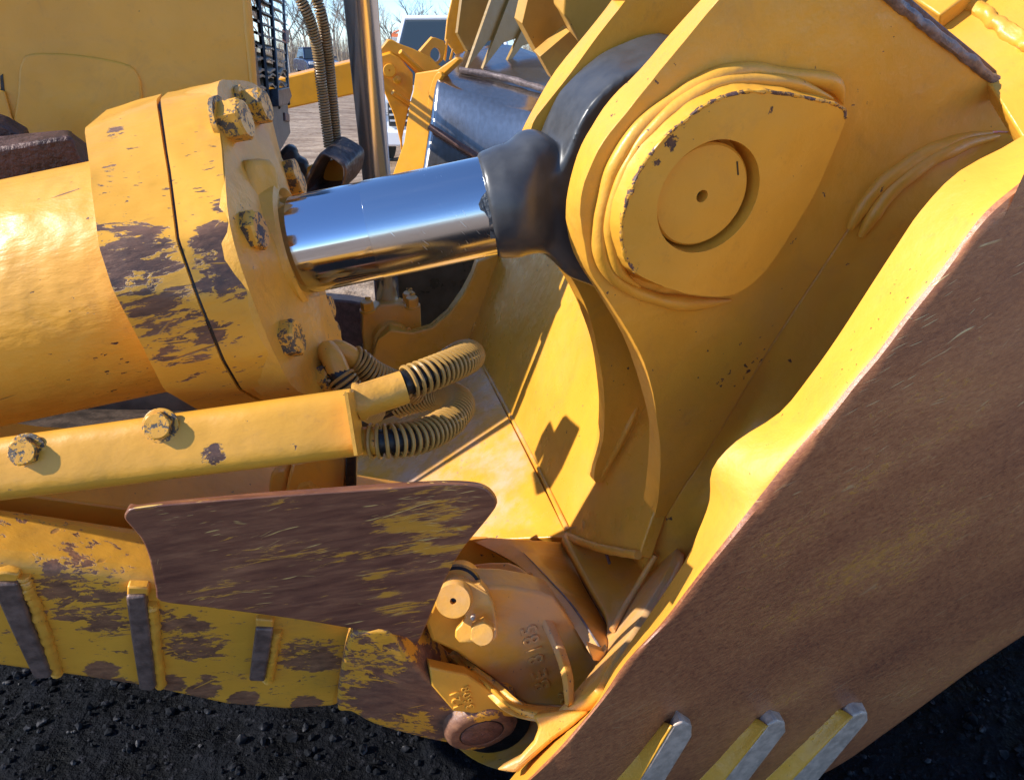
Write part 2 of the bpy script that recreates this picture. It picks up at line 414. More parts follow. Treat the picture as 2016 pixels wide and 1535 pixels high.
M_low = paint('casting paint', wear=-.08, flecks=.4, bump=.9, rough=.40, dust=.45, scale=26, dustcol=(.46, .38, .36),
   spots=((P(1090, 1260, 1.1), .03, .2), (P(1105, 1340, 1.1), .03, .2)))
M_rim = paint('chipped rim paint', wear=.18, flecks=.6, bump=1.2, rough=.42, dust=.35, scale=40, dustcol=(.30, .24, .24))
M_worn = worn('bare worn steel with paint traces', axes_from(P(900, 1000, 1)-P(300, 1060, 1), Vector((0, -1, .1))), yel=-.012, stretch=9, mott=95, ymix=.95, sscale=1.2, scr=1.0, pale=(.66, .44, .14),
   spots=((P(830, 1060, 1), .10, .12), (P(860, 1010, 1), .08, .04), (P(640, 1095, 1), .07, .05), (P(780, 1200, 1), .07, .09), (P(740, 1120, 1), .06, .07)))
ex = axes_from(P(1960, 1090, 1)-P(1400, 1330, 1), nrm(18, -5))
M_end = worn('polished and rusted end plate', ex, yel=-.035, stretch=2.2, mott=210, ymix=.42, sscale=.75, scr=1.0, brown=(.50, .20, .075), mid=(.36, .130, .052), dark=(.20, .066, .034), pale=(.72, .52, .24),
   spots=((P(1480, 1140, 1), .22, .045), (P(1640, 1100, 1), .26, .030), (P(1830, 1060, 1), .24, .035)),
   scr_spots=((P(1900, 620, 1), .16, .78), (P(1780, 800, 1), .13, .75), (P(1960, 760, 1), .13, .6), (P(1600, 950, 1), .10, .25)))
M_arm = paint('push arm paint', wear=-.07, flecks=.3, bump=.6, rough=.40, scale=30, spots=((P(40, 1070, .98), .03, .15),))
M_arml = paint('rubbed push arm paint', wear=.20, grain=axes_from(P(600, 1300, 1)-P(100, 1230, 1), Vector((0, -1, 0))), stretch=2.4, scale=48, scratch=.4, flecks=.7, bump=.8, rough=.42,
   spots=((P(600, 1290, 1.16), .07, 0.180), (P(380, 1270, 1.16), .07, 0.160), (P(150, 1180, 1.16), .10, 0.150), (P(480, 1375, 1.16), .035, 0.430), (P(600, 1385, 1.16), .035, 0.480), (P(400, 1360, 1.16), .035, 0.380), (P(200, 1320, 1.16), .035, 0.330), (P(100, 1120, 1.16), .018, .25), (P(-20, 1305, 1.2), .040, .42), (P(60, 1322, 1.2), .040, .42), (P(140, 1332, 1.2), .040, .42), (P(230, 1345, 1.2), .040, .42), (P(330, 1362, 1.2), .040, .42), (P(400, 1375, 1.2), .040, .42), (P(470, 1388, 1.2), .040, .42), (P(540, 1392, 1.2), .040, .42), (P(610, 1395, 1.2), .040, .42), (P(660, 1390, 1.2), .040, .42), (P(640, 1300, 1.16), .05, .26), (P(360, 1230, 1.16), .05, .22), (P(210, 1220, 1.16), .05, .20)), brown=(.34, .155, .075), dark=(.12, .052, .030))
M_knuckle = paint('rubbed arm end', wear=.30, grain=axes_from(P(900, 1400, 1)-P(700, 1330, 1), Vector((0, -1, 0))), stretch=2, scale=40, scratch=.3, flecks=.4, bump=1.1, rough=.36,
   spots=((P(850, 1350, 1.10), .08, 0.360), (P(760, 1380, 1.10), .07, 0.280), (P(1000, 1440, 1.10), .07, 0.280), (P(900, 1450, 1.10), .06, 0.380), (P(700, 1290, 1.10), .05, -.12)), brown=(.30, .14, .075), dark=(.12, .05, .035))
M_wearbar = simple('worn grey brown bar', (.19, .125, .10), .42, .35, .3, 45, .7, 120, .002)
M_weld = paint('painted weld', wear=.12, flecks=.5, bump=1.0, rough=.36, scale=60, rbump=1.5, dust=.2, dustcol=(.26, .16, .09))
M_track = simple('rusty track steel', (.085, .042, .034), .5, .2, .4, 40, 1.0, 120, .004)
M_dark = simple('oily black steel', (.014, .012, .012), .42, 0, .4, 30, .6, 90, .003)
M_black = simple('black gloss rod eye paint', (.052, .053, .057), .36, 0, .15, 30, .12, 90, .001)
M_rust = simple('brown rust', (.16, .075, .055), .5, .1, .3, 40, .8, 140, .003)
M_steelbar = simple('bright worn steel', (.52, .39, .30), .45, .15, .2, 60, .5, 150, .001)
def chrome():
    g = NG('chrome'); n = g.noise(g.coords(axes_from(AX, (0, -1, 0)), (2, 60, 60)), 1, 4)
    return g.out((.60, .64, .72), g.lin(n, .3, .7, .07, .13), g.bump(n, .05, .0006), 1.0)
M_chrome = chrome()
M_film = None
M_chrome2 = NG('satin chrome').out((.84, .84, .86), .20, None, .88)

# ---- hood
HP = Pl(P(250, 130, 1.55), nrm(14, 0))
HB = (P(250, 130, 1.55)); 
hood = slab('hood', HP, [(-260, -60), (478, -60), (484, 60), (497, 215), (500, 330), (510, 470), (-260, 560)], .012, M_hood, DOZ, bevel=.004)
# rounded front corner of the hood, lit strip
c0 = [HP.at(470, -60), HP.at(490, 190), HP.at(505, 470)]
slab('hood_corner', HP.off(.002), [(470, -60), (488, -60), (497, 45), (506, 180), (514, 330), (500, 330), (492, 190), (478, 60)], .03, M_hood, hood, bevel=.008)
# embossed access door
emb = px_spline([(28, 400), (34, 180), (40, 125), (62, 106), (150, 108), (240, 124), (268, 142), (279, 180), (279, 260), (270, 400)], 4, True)
slab('access_door', HP.off(.006), emb, .012, M_hood, hood, bevel=.005, seg=3)
slab('hood_seam', HP.off(.002), [(0, 150), (5, 146), (14, 230), (40, 262), (30, 262), (6, 245)], .004, M_dark, hood, bevel=0)
slab('hood_strap', HP.off(.01), [(-20, 175), (8, 180), (22, 232), (48, 262), (20, 272), (-20, 200)], .012, M_hood, hood)
# body behind the hood so that light and view stop there
b1 = HP.at(480, 250)+LAT*.95; 
v, f = box_geo(HP.at(468, 0)-FWD*1.02+LAT*.9+Vector((0, 0, -.5)), FWD*.8, LAT*.84, Vector((0, 0, .75)))
mesh_obj('engine_block', v, f, simple('grey engine side', (.20, .17, .13), .5), DOZ)
# ---- radiator grille, facing forward
GP = Pl(HP.at(468, 0)+FWD*.006, FWD)
def G(x, y, o=0): return GP.off(o).at(x, y)
gf = []
for a, b, wd in (((505, -30), (527, 200), 3), ((531, -30), (548, 212), 3), ((556, -30), (568, 205), 3)):
    p0, p1 = G(*a), G(*b); gf.append(tube_geo([p0, p1], .008, 6))
grille = mesh_obj('grille', *gf[0], M_dark, DOZ)
for q in gf[1:]: mesh_obj('grille_bar', *q, M_dark, grille)
slab('grille_side_bar', GP.off(.0), [(486, 40), (497, 42), (519, 212), (510, 212)], .06, M_dark, grille)
M_slat = simple('dusty louvre', (.20, .155, .11), .5, 0, .3, 30, .4, 60, .003)
for i in range(10):
    yl = -34+i*24.5; 
    if i > 7: yl = 150+(i-8)*22
    sl_ = max(-.15, .78-(i*.105))
    top = []
    for k in range(13):
        x = 507+k*5; y = yl+(x-507)*sl_ + (2.2 if i > 4 else 1.0)*math.sin(k*1.9+i*1.3)
        if i >= 7: y += 5*math.sin(k*1.6+i)
        top.append((x, y))
    V = []; F = []
    for (x, y) in top:
        p = G(x, y); q = p-FWD*.10+Vector((0, 0, .035)); V += [p, q, q+Vector((0, 0, -.004)), p+Vector((0, 0, -.006))]
    for k in range(12):
        a = k*4
        for j in range(4): F.append([a+j, a+(j+1) % 4, a+4+(j+1) % 4, a+4+j])
    mesh_obj('grille_slat', V, F, M_slat, grille)
    ed = [G(x, y, .002) for x, y in top]
v, f = box_geo(GP.at(530, 90)-FWD*.16+LAT*.3, FWD*.02, LAT*.8, Vector((0, 0, .8))); mesh_obj('radiator_core', v, f, M_dark, grille)
slab('lower_guard', GP, [(508, 215), (566, 202), (572, 262), (548, 306), (520, 300)], .05, M_rust if False else simple('muddy guard steel', (.17, .135, .105), .6, 0, .35, 18, .8, 50, .006), grille)
slab('grille_latch', GP.off(.02), [(548, 176), (570, 172), (575, 190), (568, 205), (550, 210)], .03, M_dark, grille)
slab('grille_hinge', GP.off(.01), [(563, 58), (569, 60), (570, 84), (564, 86)], .02, M_rust, grille)
slab('guard_clip', GP.off(.01), [(562, 222), (570, 224), (571, 240), (563, 238)], .02, M_rust, grille)
# ---- track shoe
TP = Pl(P(80, 320, 1.25), nrm(14, -12))
slab('track_shoe', TP, [(-60, 300, -60, 272), (-10, 292, -12, 268), (60, 280, 50, 262), (128, 268, 118, 256), (146, 272, 132, 254), (152, 300, 140, 258), (166, 330), (170, 420), (-60, 420)], .10, M_track, DOZ, bevel=.012)
tl = slab('track_link', TP.off(-.12), [(-60, 225), (0, 245), (40, 268), (60, 330), (-60, 330)], .05, M_track, DOZ)
# ---- tilt cylinder: barrel
barrel = lathe('tilt_cylinder', AX0-AX*.6, AX, [(0, .168), (.3, .168), (1.0, .1695)], M_barrel, DOZ, seg=128)
# cylinder head: faceted clamp block, two halves with a seam
rows = [  # back of the top, top edge, crease, lower, bottom, tip
    [(210, 215, 1.087), (318, 183, 1.121), (330, 180, 1.124), (452, 158, 1.141)],
    [(166, 250, 0.935), (308, 198, 0.954), (316, 196, 0.956), (424, 174, 0.970)],
    [(178, 350, 0.865), (326, 318, 0.893), (333, 317, 0.894), (436, 290, 0.908)],
    [(192, 484, 0.808), (345, 470, 0.827), (352, 468, 0.829), (449, 440, 0.846)],
    [(222, 570, 0.814), (384, 585, 0.836), (391, 583, 0.837), (488, 570, 0.859)],
    [(285, 690, 0.864), (436, 715, 0.888), (443, 712, 0.889), (540, 700, 0.906)],
    [(325, 772, 0.908), (470, 770, 0.930), (477, 768, 0.932), (585, 770, 0.951)],
    [(437, 832, 1.028), (545, 806, 1.037), (551, 805, 1.038), (655, 778, 1.047)],
    [(500, 800, 1.172), (600, 770, 1.195), (606, 768, 1.196), (700, 740, 1.197)]]
def half(name, cols):
    V = []; F = []; n = len(rows); R3 = []
    for r in rows: R3.append([P(*r[c]) for c in cols])
    # crease softening: insert points near each crease
    RR = []
    for i, r in enumerate(R3):
        if 0 < i < n-1:
            for t_, w_ in ((-.12, 0), (0, .85), (.12, 0)):
                q = R3[i-1] if t_ < 0 else R3[i+1]
                RR.append([a.lerp(b, abs(t_)*1.0)*1.0 if t_ else a.lerp((R3[i-1][j]+R3[i+1][j])/2, .045) for j, (a, b) in enumerate(zip(r, q))])
        else: RR.append(r)
    bx = [AX0+AX*((p-AX0).dot(AX)) for p in RR[0]]
    RR = [[c.lerp(p, .9) for c, p in zip(bx, RR[0])]] + RR
    # subdivide across and add cast/ground waviness
    out_ = []
    for r in RR:
        a, b = r; out_.append([a.lerp(b, k/8) for k in range(9)])
    m_ = len(out_); 
    for i, r in enumerate(out_):
        for j, p in enumerate(r):
            c = AX0+AX*((p-AX0).dot(AX)); d = (p-c).normalized()
            V.append(p+d*(mnoise.noise(p*14)*.004+mnoise.noise(p*45)*.0012))
    for i in range(m_-1):
        for j in range(8): a = i*9+j; F.append([a, a+1, a+10, a+9])
    # end walls towards the axis
    for j in (0, 8):
        k0 = len(V)
        for i in range(m_):
            p = V[i*9+j]; c = AX0+AX*((p-AX0).dot(AX)); V.append(c.lerp(p, .35))
        for i in range(m_-1): F.append([i*9+j, (i+1)*9+j, k0+i+1, k0+i])
    return mesh_obj(name, V, F, M_head, barrel, smooth=True, bevel=.004, seg=2, ang=30)
half('cylinder_head', (0, 1)); half('cylinder_head_flange', (2, 3))
for s_ in (0,):   # dark seam ring between the halves
    V = []; F = []
    for r in rows:
        a, b = P(*r[1]), P(*r[2]); c = AX0+AX*((a-AX0).dot(AX)); V += [c.lerp(a, .975), c.lerp(b, .975)]
    for i in range(len(rows)-1): F.append([2*i, 2*i+1, 2*i+3, 2*i+2])
    mesh_obj('head_seam', V, F, M_dark, barrel, smooth=True)
# front face of the flange (looks forward), with raised gland around the rod
FN = Vector(AX)
FF = Pl(P(470, 470, .80), FN)
def flange_face():
    edge = [(428, 172, 0.971), (440, 300, 0.908), (452, 440, 0.846), (490, 570, 0.860), (542, 700, 0.906), (587, 770, 0.952), (656, 778, 1.047), (668, 740, 1.110), (655, 640, 1.187), (628, 520, 1.221), (600, 420, 1.234), (562, 330, 1.226), (545, 280, 1.212), (525, 195, 1.178), (500, 165, 1.122), (455, 158, 1.042)]
    E = [P(*q) for q in edge]
    E = cat_rom(E, 4, True); c = AX0+AX*((P(560, 480, .95)-AX0).dot(AX))
    V = list(E); n = len(E); F = []
    for k, t_ in enumerate((.18, .4, .6)):
        for e in E:
            q = e.lerp(c, t_); V.append(q+AX*(mnoise.noise(q*16)*.005))
    for k in range(3):
        for i in range(n): F.append([k*n+i, k*n+(i+1) % n, (k+1)*n+(i+1) % n, (k+1)*n+i])
    F.append([3*n+i for i in range(n)])
    k0 = len(V)
    for e in E: V.append(e-AX*.05+(c-e)*.02)
    for i in range(n): F.append([i, (i+1) % n, k0+(i+1) % n, k0+i])
    return mesh_obj('flange_face', V, F, M_face, barrel, smooth=True)
flange_face()
sg = (P(560, 480, .95)-AX0).dot(AX)
def axp(px, py):   # parameter along the axis nearest to a sight line
    r = ray(px, py); w0 = AX0-CAM; a, b, c = 1.0, AX.dot(r), r.dot(r); d, e = AX.dot(w0), r.dot(w0)
    return (b*e-c*d)/(a*c-b*b)
s_g = axp(578, 485)
lathe('gland', AX0+AX*(s_g-.07), AX, [(0, .125), (.03, .124), (.045, .112), (.05, .106), (.058, .100), (.075, .094), (.078, .084), (.060, .076)], M_face, barrel, seg=96)
# lump of casting on the face beside the gland
slab('gland_guard', Pl(P(540, 400, .99), (AX+Vector((0, -.55, 0))).normalized()), px_spline([(492, 330), (505, 312), (548, 322), (556, 400), (574, 500), (598, 585), (630, 640), (640, 700), (600, 690), (545, 600), (512, 520), (498, 430)], 3, True), .05, M_face, barrel, bevel=.012, seg=4)
# rod and eye
R_ROD = .0708
s_e = axp(985, 400)
rod = lathe('rod', AX0+AX*(s_g-.1), AX, [(0, R_ROD), (s_e-s_g+.10, R_ROD)], M_chrome, barrel, seg=128)
s_f = axp(748, 450)
lathe('rod_ring_mark', AX0+AX*(s_f), AX, [(0, R_ROD+.0003), (.0012, R_ROD+.0003)], M_dark, barrel, seg=96)
EYE = LUG.off(-.085)
eye = slab('rod_eye', EYE, [(1056, 482, 1010, 470), (1049, 440, 1000, 400), (1050, 400, 1000, 330), (1062, 362, 1010, 288), (1098, 340, 1058, 264), (1114, 310, 1072, 232), (1150, 228, 1100, 178), (1202, 168, 1150, 128), (1258, 135, 1203, 92), (1335, 108, 1300, 62), (1440, 130), (1530, 220), (1550, 340), (1500, 470), (1420, 560), (1330, 595), (1235, 592, 1225, 580), (1165, 563, 1155, 552), (1120, 545, 1112, 535), (1098, 518, 1078, 505), (1075, 492, 1050, 490)], .11, M_black, barrel, spline=5, bevel=.006, seg=3)
s_n = axp(963, 405)
def eye_neck():
    mid = EYE.off(-.055); secs = ((958, .0755, .0755, 2.0), (964, .0775, .0775, 2.0), (985, .0795, .0800, 2.0), (999, .0815, .0830, 2.0), (1008, .0795, .0815, 2.05), (1022, .0760, .0810, 2.2), (1036, .0690, .0825, 2.6), (1050, .0620, .0880, 3.0), (1064, .0560, .0890, 3.2), (1082, .0500, .0880, 3.6), (1104, .0420, .0780, 3.8))
    V = []; F = []; N = 72; hgt = LUG.n.cross(AX).normalized(); wid = AX.cross(hgt).normalized(); wid = wid if wid.dot(LUG.n) > 0 else wid*-1
    for k, (px_, w_, h_, e_) in enumerate(secs):
        c = AX0+AX*axp(px_, 405-(px_-963)*.23); dl = (mid.o-c).dot(mid.n); c = c+mid.n*dl*min(1, max(0, (px_-1000)/60))
        q = min(1, max(0, (px_-1000)/60)); wd = wid.lerp(LUG.n, q).normalized(); hd = (hgt-wd*hgt.dot(wd)).normalized()
        for i in range(N):
            t = 2*math.pi*i/N; x, y = math.cos(t), math.sin(t)
            V.append(c+wd*(abs(x)**(2/e_)*math.copysign(w_, x))+hd*(abs(y)**(2/e_)*math.copysign(h_, y)))
    for k in range(len(secs)-1):
        for i in range(N): F.append([k*N+i, k*N+(i+1) % N, (k+1)*N+(i+1) % N, (k+1)*N+i])
    F.append(list(range(N))); F.append([(len(secs)-1)*N+i for i in range(N)])
    return mesh_obj('rod_eye_neck', V, F, M_black, barrel, smooth=True)
nk = eye_neck()
bm = bmesh.new(); bm.from_mesh(eye.data); bm.from_mesh(nk.data); bmesh.ops.recalc_face_normals(bm, faces=bm.faces); bm.to_mesh(eye.data); bm.free(); bpy.data.objects.remove(nk)
for md in list(eye.modifiers): eye.modifiers.remove(md)
md = eye.modifiers.new('fuse', 'REMESH'); md.mode = 'VOXEL'; md.voxel_size = .0032; md.use_smooth_shade = True
md = eye.modifiers.new('smooth', 'SMOOTH'); md.factor = .6; md.iterations = 26
def film():
    g = NG('clear film on chrome'); v = g.coords(axes_from(AX, (0, -1, 0)), (3, 45, 45)); n = g.noise(v, 1, 5, .7)
    vo = g.vor(g.vm('ADD', g.coords(axes_from(AX*.6+Vector((0, 0, -.8)), (0, -1, 0)), (14, 220, 60)), g.vm('MULTIPLY', g.noise(g.pos, 9, 2, .5, 0, 'Color'), (1, 9, 2))), 1.0)
    sc = g.math('MULTIPLY', g.ss(vo.outputs['Distance'], .08, .16, 1, 0), g.ss(g.noise(g.pos, 11, 3), .50, .60))
    return g.out(g.mix(sc, (.60, .64, .70), (.80, .84, .88)), g.math('ADD', g.lin(n, .3, .7, .13, .22), g.math('MULTIPLY', sc, .3)), g.bump(n, .12, .0012), 1.0)
lathe('rod_film', AX0+AX*axp(736, 455), AX, [(0, R_ROD), (.0004, R_ROD+.0006), (s_n-axp(736, 455)+.004, R_ROD+.0006)], film(), barrel, seg=128)
# torn wrap on the rod end
T0 = AX0+AX*(s_n-.002)
def on_rod(px, py, rr):
    r = ray(px, py); w0 = CAM-AX0; ru = r-AX*r.dot(AX); wu = w0-AX*w0.dot(AX); a, b, c = ru.dot(ru), 2*ru.dot(wu), wu.dot(wu)-rr*rr
    D = b*b-4*a*c; t_ = (-b-math.sqrt(max(D, 0)))/(2*a); return CAM+r*t_
tp = [(958, 376), (948, 388), (942, 402), (946, 414), (954, 418), (962, 430), (966, 470), (980, 470), (985, 420), (975, 385)]
V = [on_rod(x, y, R_ROD+.0022) for x, y in tp]+[on_rod(x, y, R_ROD-.001) for x, y in tp]; n = len(tp)
mesh_obj('torn_wrap', V, [list(range(n))]+[[i, (i+1) % n, n+(i+1) % n, n+i] for i in range(n)], simple('torn grey film', (.10, .105, .11), .35, .2, .5, 200, 1, 300, .002), barrel)
# bolts on the flange
for i, (x, y, d, r, rt) in enumerate(((452, 240, .885, .030, .2), (497, 212, .99, .029, .35), (482, 458, .83, .0285, .1), (558, 668, .86, .0285, .0), (628, 748, .93, .026, .3), (566, 340, 1.06, .0235, .5), (577, 362, 1.08, .0235, .2), (592, 533, 1.02, .0215, .2), (637, 606, 1.08, .0225, .1), (648, 655, 1.1, .0225, .4))):
    c = P(x, y, d+.09*(x-180)/400)
    nb = (AX+Vector((0, -.10, 0))).normalized()
    hex_bolt('flange_bolt', c-nb*.012, nb, r*.92, r*1.2, M_bolt, barrel, rot=rt+.5)
# ---- hose cover rail below the cylinder
R0, R1 = P(-90, 935, .83), P(706, 830, .87); R0 = R0-(R1-R0)*.5; rax = (R1-R0).normalized()
rn = (CAM-(R0+R1)/2); rn = (rn-rax*rn.dot(rax)).normalized(); ru = rax.cross(rn)*-1 if rax.cross(rn).z < 0 else rax.cross(rn)
def cover():
    prof = []
    for a in range(0, 360, 12):
        t_ = math.radians(a); cx_, cy_ = math.cos(t_), math.sin(t_); q = 3.2
        prof.append((abs(cx_)**(2/q)*math.copysign(1, cx_), abs(cy_)**(2/q)*math.copysign(1, cy_)))
    V = []; F = []; N = len(prof); ks = 45
    for k in range(ks+1):
        s = k/ks; p = R0.lerp(R1, s); hw = .0415*(.86+.14*max(0, s*1.5-.5))
        for (a, b) in prof: V.append(p+rn*(a*.030)+ru*(b*hw)+rn*(mnoise.noise(p*9)*.002))
    for k in range(ks):
        for i in range(N): F.append([k*N+i, k*N+(i+1) % N, (k+1)*N+(i+1) % N, (k+1)*N+i])
    F.append([ks*N+i for i in range(N)]); F.append(list(range(N)))
    return mesh_obj('hose_cover', V, F, M_cover, DOZ, smooth=True, bevel=.004, ang=50)
cov = cover()
for (x, y, m_) in ((52, 888, M_bolt), (315, 838, M_bolt)):
    c = Pl(R0+rn*.030, rn).at(x, y); hex_bolt('cover_bolt', c-rn*.003, rn, .0165, .013, M_bolt, cov, rot=.3)
slab('cover_end_lip', Pl(R1, rax), [(684, 772), (700, 772), (716, 890), (704, 896)], .004, M_cover, cov, bevel=0)
# ---- hydraulic hoses in coil guards
M_rubber = simple('black rubber', (.012, .012, .013), .45, 0, .4, 50, .6, 100, .003)
M_coil = paint('painted coil guard', wear=-.05, flecks=.5, bump=.4, rough=.4, scale=60, col=(.42, .23, .055), dark=(.05, .03, .02))
def hose(pts, r_h, r_c, pitch, n0=0, n1=1, wire=.0026, name='hydraulic_hose', nn=40, parent=DOZ, mc=M_coil, squash=1):
    path = cat_rom([P(*q) for q in pts], nn); o = tube(name, path, r_h, M_rubber, parent, seg=14)
    # arc length resample
    L = [0]
    for i in range(1, len(path)): L.append(L[-1]+(path[i]-path[i-1]).length)
    T, U, V_ = frame_along(path); tot = L[-1]; a0, a1 = tot*n0, tot*n1; turns = (a1-a0)/pitch; N = int(turns*20); C = []; j = 0
    for i in range(N+1):
        s = a0+(a1-a0)*i/N
        while j < len(L)-2 and L[j+1] < s: j += 1
        t_ = (s-L[j])/max(1e-9, L[j+1]-L[j]); p = path[j].lerp(path[j+1], t_); a = 2*math.pi*turns*i/N
        u = U[j].lerp(U[j+1], t_).normalized(); v = V_[j].lerp(V_[j+1], t_).normalized()
        C.append(p+(u*math.cos(a)+v*math.sin(a))*r_c)
    v, f = tube_geo(C, wire, 6); mesh_obj('coil_guard', v, f, mc, o, smooth=True)
    return o, path
h1, p1 = hose([(790, 757, .90), (850, 735, .925), (905, 712, .98), (925, 700, 1.05), (905, 700, 1.12), (850, 735, 1.15), (790, 775, 1.14), (700, 830, 1.12)], .0165, .0205, .0088, .02, .8)
h2, p2 = hose([(705, 866, .90), (765, 868, .90), (830, 858, .93), (885, 828, .99), (905, 795, 1.06), (880, 778, 1.13), (820, 785, 1.18), (760, 805, 1.2), (690, 830, 1.2)], .0155, .0205, .0088, .03, .85)
tube('hose_ferrule', [P(682, 800, .885), P(702, 792, .887), P(708, 790, .887)], [.0165, .0165, .021], M_face, h1, seg=24)
tube('hose_ferrule', [P(705, 791, .887), P(712, 789, .887), P(716, 788, .887), P(796, 762, .90)], [.0245, .0245, .0215, .0215], M_face, h1, seg=32)
tube('hose_ferrule', [P(690, 868, .90), P(745, 868, .90)], [.0185, .0175], paint('chipped ferrule', wear=.03, flecks=.6, scale=70, spots=((P(730, 868, .9), .02, .1),)), h2, seg=32)
h3, p3 = hose([(676, 700, 1.05), (700, 708, 1.06), (735, 735, 1.08), (790, 760, 1.12), (830, 775, 1.16)], .0155, .0185, .0062, .1, .95)
h4, p4 = hose([(655, 715, 1.02), (680, 755, 1.02), (705, 790, 1.04), (740, 812, 1.1)], .0155, .0185, .0062, .15, .95)
tube('hose_elbow', cat_rom([P(650, 700, 1.08), P(662, 690, 1.05), P(680, 697, 1.05), P(698, 708, 1.06)], 5), .0165, M_face, h3, seg=16)
tube('hose_elbow', cat_rom([P(645, 690, 1.04), P(656, 708, 1.02), P(668, 735, 1.02)], 5), .0165, M_face, h4, seg=16)

# ================================================================== blade
Q0 = P(1130, 1050, 1.62)
PN = Pl(Q0, FWD*-.93+Vector((0, 0, .36)))
SH = Pl(Q0, Vector((0, 0, .86))-FWD*.50)
blade = slab('blade', PN, [(1118, 1056), (920, 662), (928, 560), (935, 512), (960, 470), (1110, 460), (1180, 560), (1260, 640), (1300, 760), (1312, 900), (1290, 1000), (1258, 1094), (1190, 1082)], .03, M_blade, DOZ)
slab('blade_seam', PN.off(.006), [(932, 530), (940, 524), (933, 640), (928, 655), (924, 640)], .008, M_blade, blade, bevel=.003)
slab('box_top', SH, [(1118, 1056), (966, 1062), (930, 1064), (700, 1062), (696, 900), (700, 838), (760, 806), (860, 770), (920, 662)], .03, M_shelf, blade)
tube('crease_weld', [SH.at(924, 668), SH.at(1000, 808), SH.at(1060, 922), SH.at(1118, 1044)], .006, M_shelf, blade, rn=.5, nf=60)
# rib bottom with dirt, between box and curved flange
LP = LUG.off(-.20)
inner = slab('inner_lug', LP, [(1245, -30, 1218, -30), (1232, 0, 1205, 0), (1178, 69, 1157, 62), (1122, 146, 1094, 139), (1073, 208, 1053, 208), (1049, 243, 1028, 257), (1036, 300, 1016, 300), (1038, 360, 1018, 360), (1050, 430, 1030, 440), (1072, 480, 1058, 487), (1094, 509, 1086, 509), (1129, 554, 1121, 561), (1157, 613, 1148, 622), (1174, 676, 1166, 679), (1186, 745, 1176, 749), (1190, 800, 1179, 800), (1187, 867, 1174, 867), (1170, 930, 1158, 925), (1190, 950), (1330, 900), (1500, 700), (1650, 400), (1700, -40)], .05, M_lug, blade, spline=3, bevel=.003)
edgeL = [(1414, 0, 1379, 0), (1351, 76, 1320, 66), (1299, 139, 1258, 139), (1233, 222, 1202, 194), (1188, 278, 1164, 250), (1160, 333, 1136, 305), (1146, 375, 1118, 375), (1142, 423, 1114, 430), (1150, 479, 1124, 484), (1160, 530, 1141, 521), (1185, 571, 1168, 562), (1212, 613, 1198, 610), (1240, 658, 1225, 658), (1268, 714, 1247, 714), (1285, 773, 1265, 773), (1296, 849, 1277, 826), (1300, 894, 1277, 880), (1297, 971, 1270, 960), (1284, 1035, 1256, 1030), (1262, 1102, 1240, 1075)]
lug_r = [(1337, 971), (1385, 901), (1493, 721), (1566, 606), (1670, 450), (1705, 392), (1745, 348), (1810, 305), (1880, 274), (1950, 258), (2016, 262), (2060, 262)]
outer = slab('outer_lug', LUG, [(1455, -45, 1415, -45)]+edgeL+lug_r+[(2060, 236), (2016, 208), (1950, 150), (1880, 95), (1810, 38), (1760, 0), (1715, -45)], .052, M_lug, blade, spline=3, bevel=.003, jit=.0006)
# weld and torn edge along the top right of the lug
wpth = [LUG.off(.002).at(*q) for q in ((1700, -50), (1762, 2), (1812, 42), (1882, 98), (1950, 152), (2016, 208), (2070, 250))]
M_grey = simple('scraped grey purple edge', (.20, .155, .15), .45, .15, .35, 60, .9, 160, .002)
tube('edge_weld', cat_rom(wpth, 8), .007, M_grey, outer, rn=.5, nf=90, seg=10)
slab('lug_top_edge', LUG.off(-.005), [(1735, -45), (1800, 2), (1850, 45), (1930, 110), (2016, 186), (2075, 235), (2070, 255), (2005, 205), (1930, 142), (1850, 78), (1790, 30), (1715, -40)], .05, simple('scraped brown edge', (.15, .075, .065), .45, .1, .3, 60, .8, 160, .002), outer, bevel=.002)
UR = Pl(P(1930, 80, 1.08), (-.45, -.55, .70))
ur = slab('upper_box', UR, [(1790, 0), (1740, -60), (2120, -60), (2120, 330), (2030, 300), (1950, 170), (1860, 60)], .03, M_blade, blade)
tube('upper_weld', cat_rom([UR.at(1895, -10), UR.at(1935, 25), UR.at(1980, 60), UR.at(2030, 95)], 8), .012, M_weld, ur, rn=.5, nf=70)
slab('corner_chip', UR.off(.004), [(1842, 32), (1880, 4), (1888, 8), (1850, 38)], .01, M_blade, ur)
slab('upper_rib', UR.off(.03), [(1790, -10), (1830, -45), (1960, -60), (1890, 0), (1850, 30)], .03, M_lug, ur)
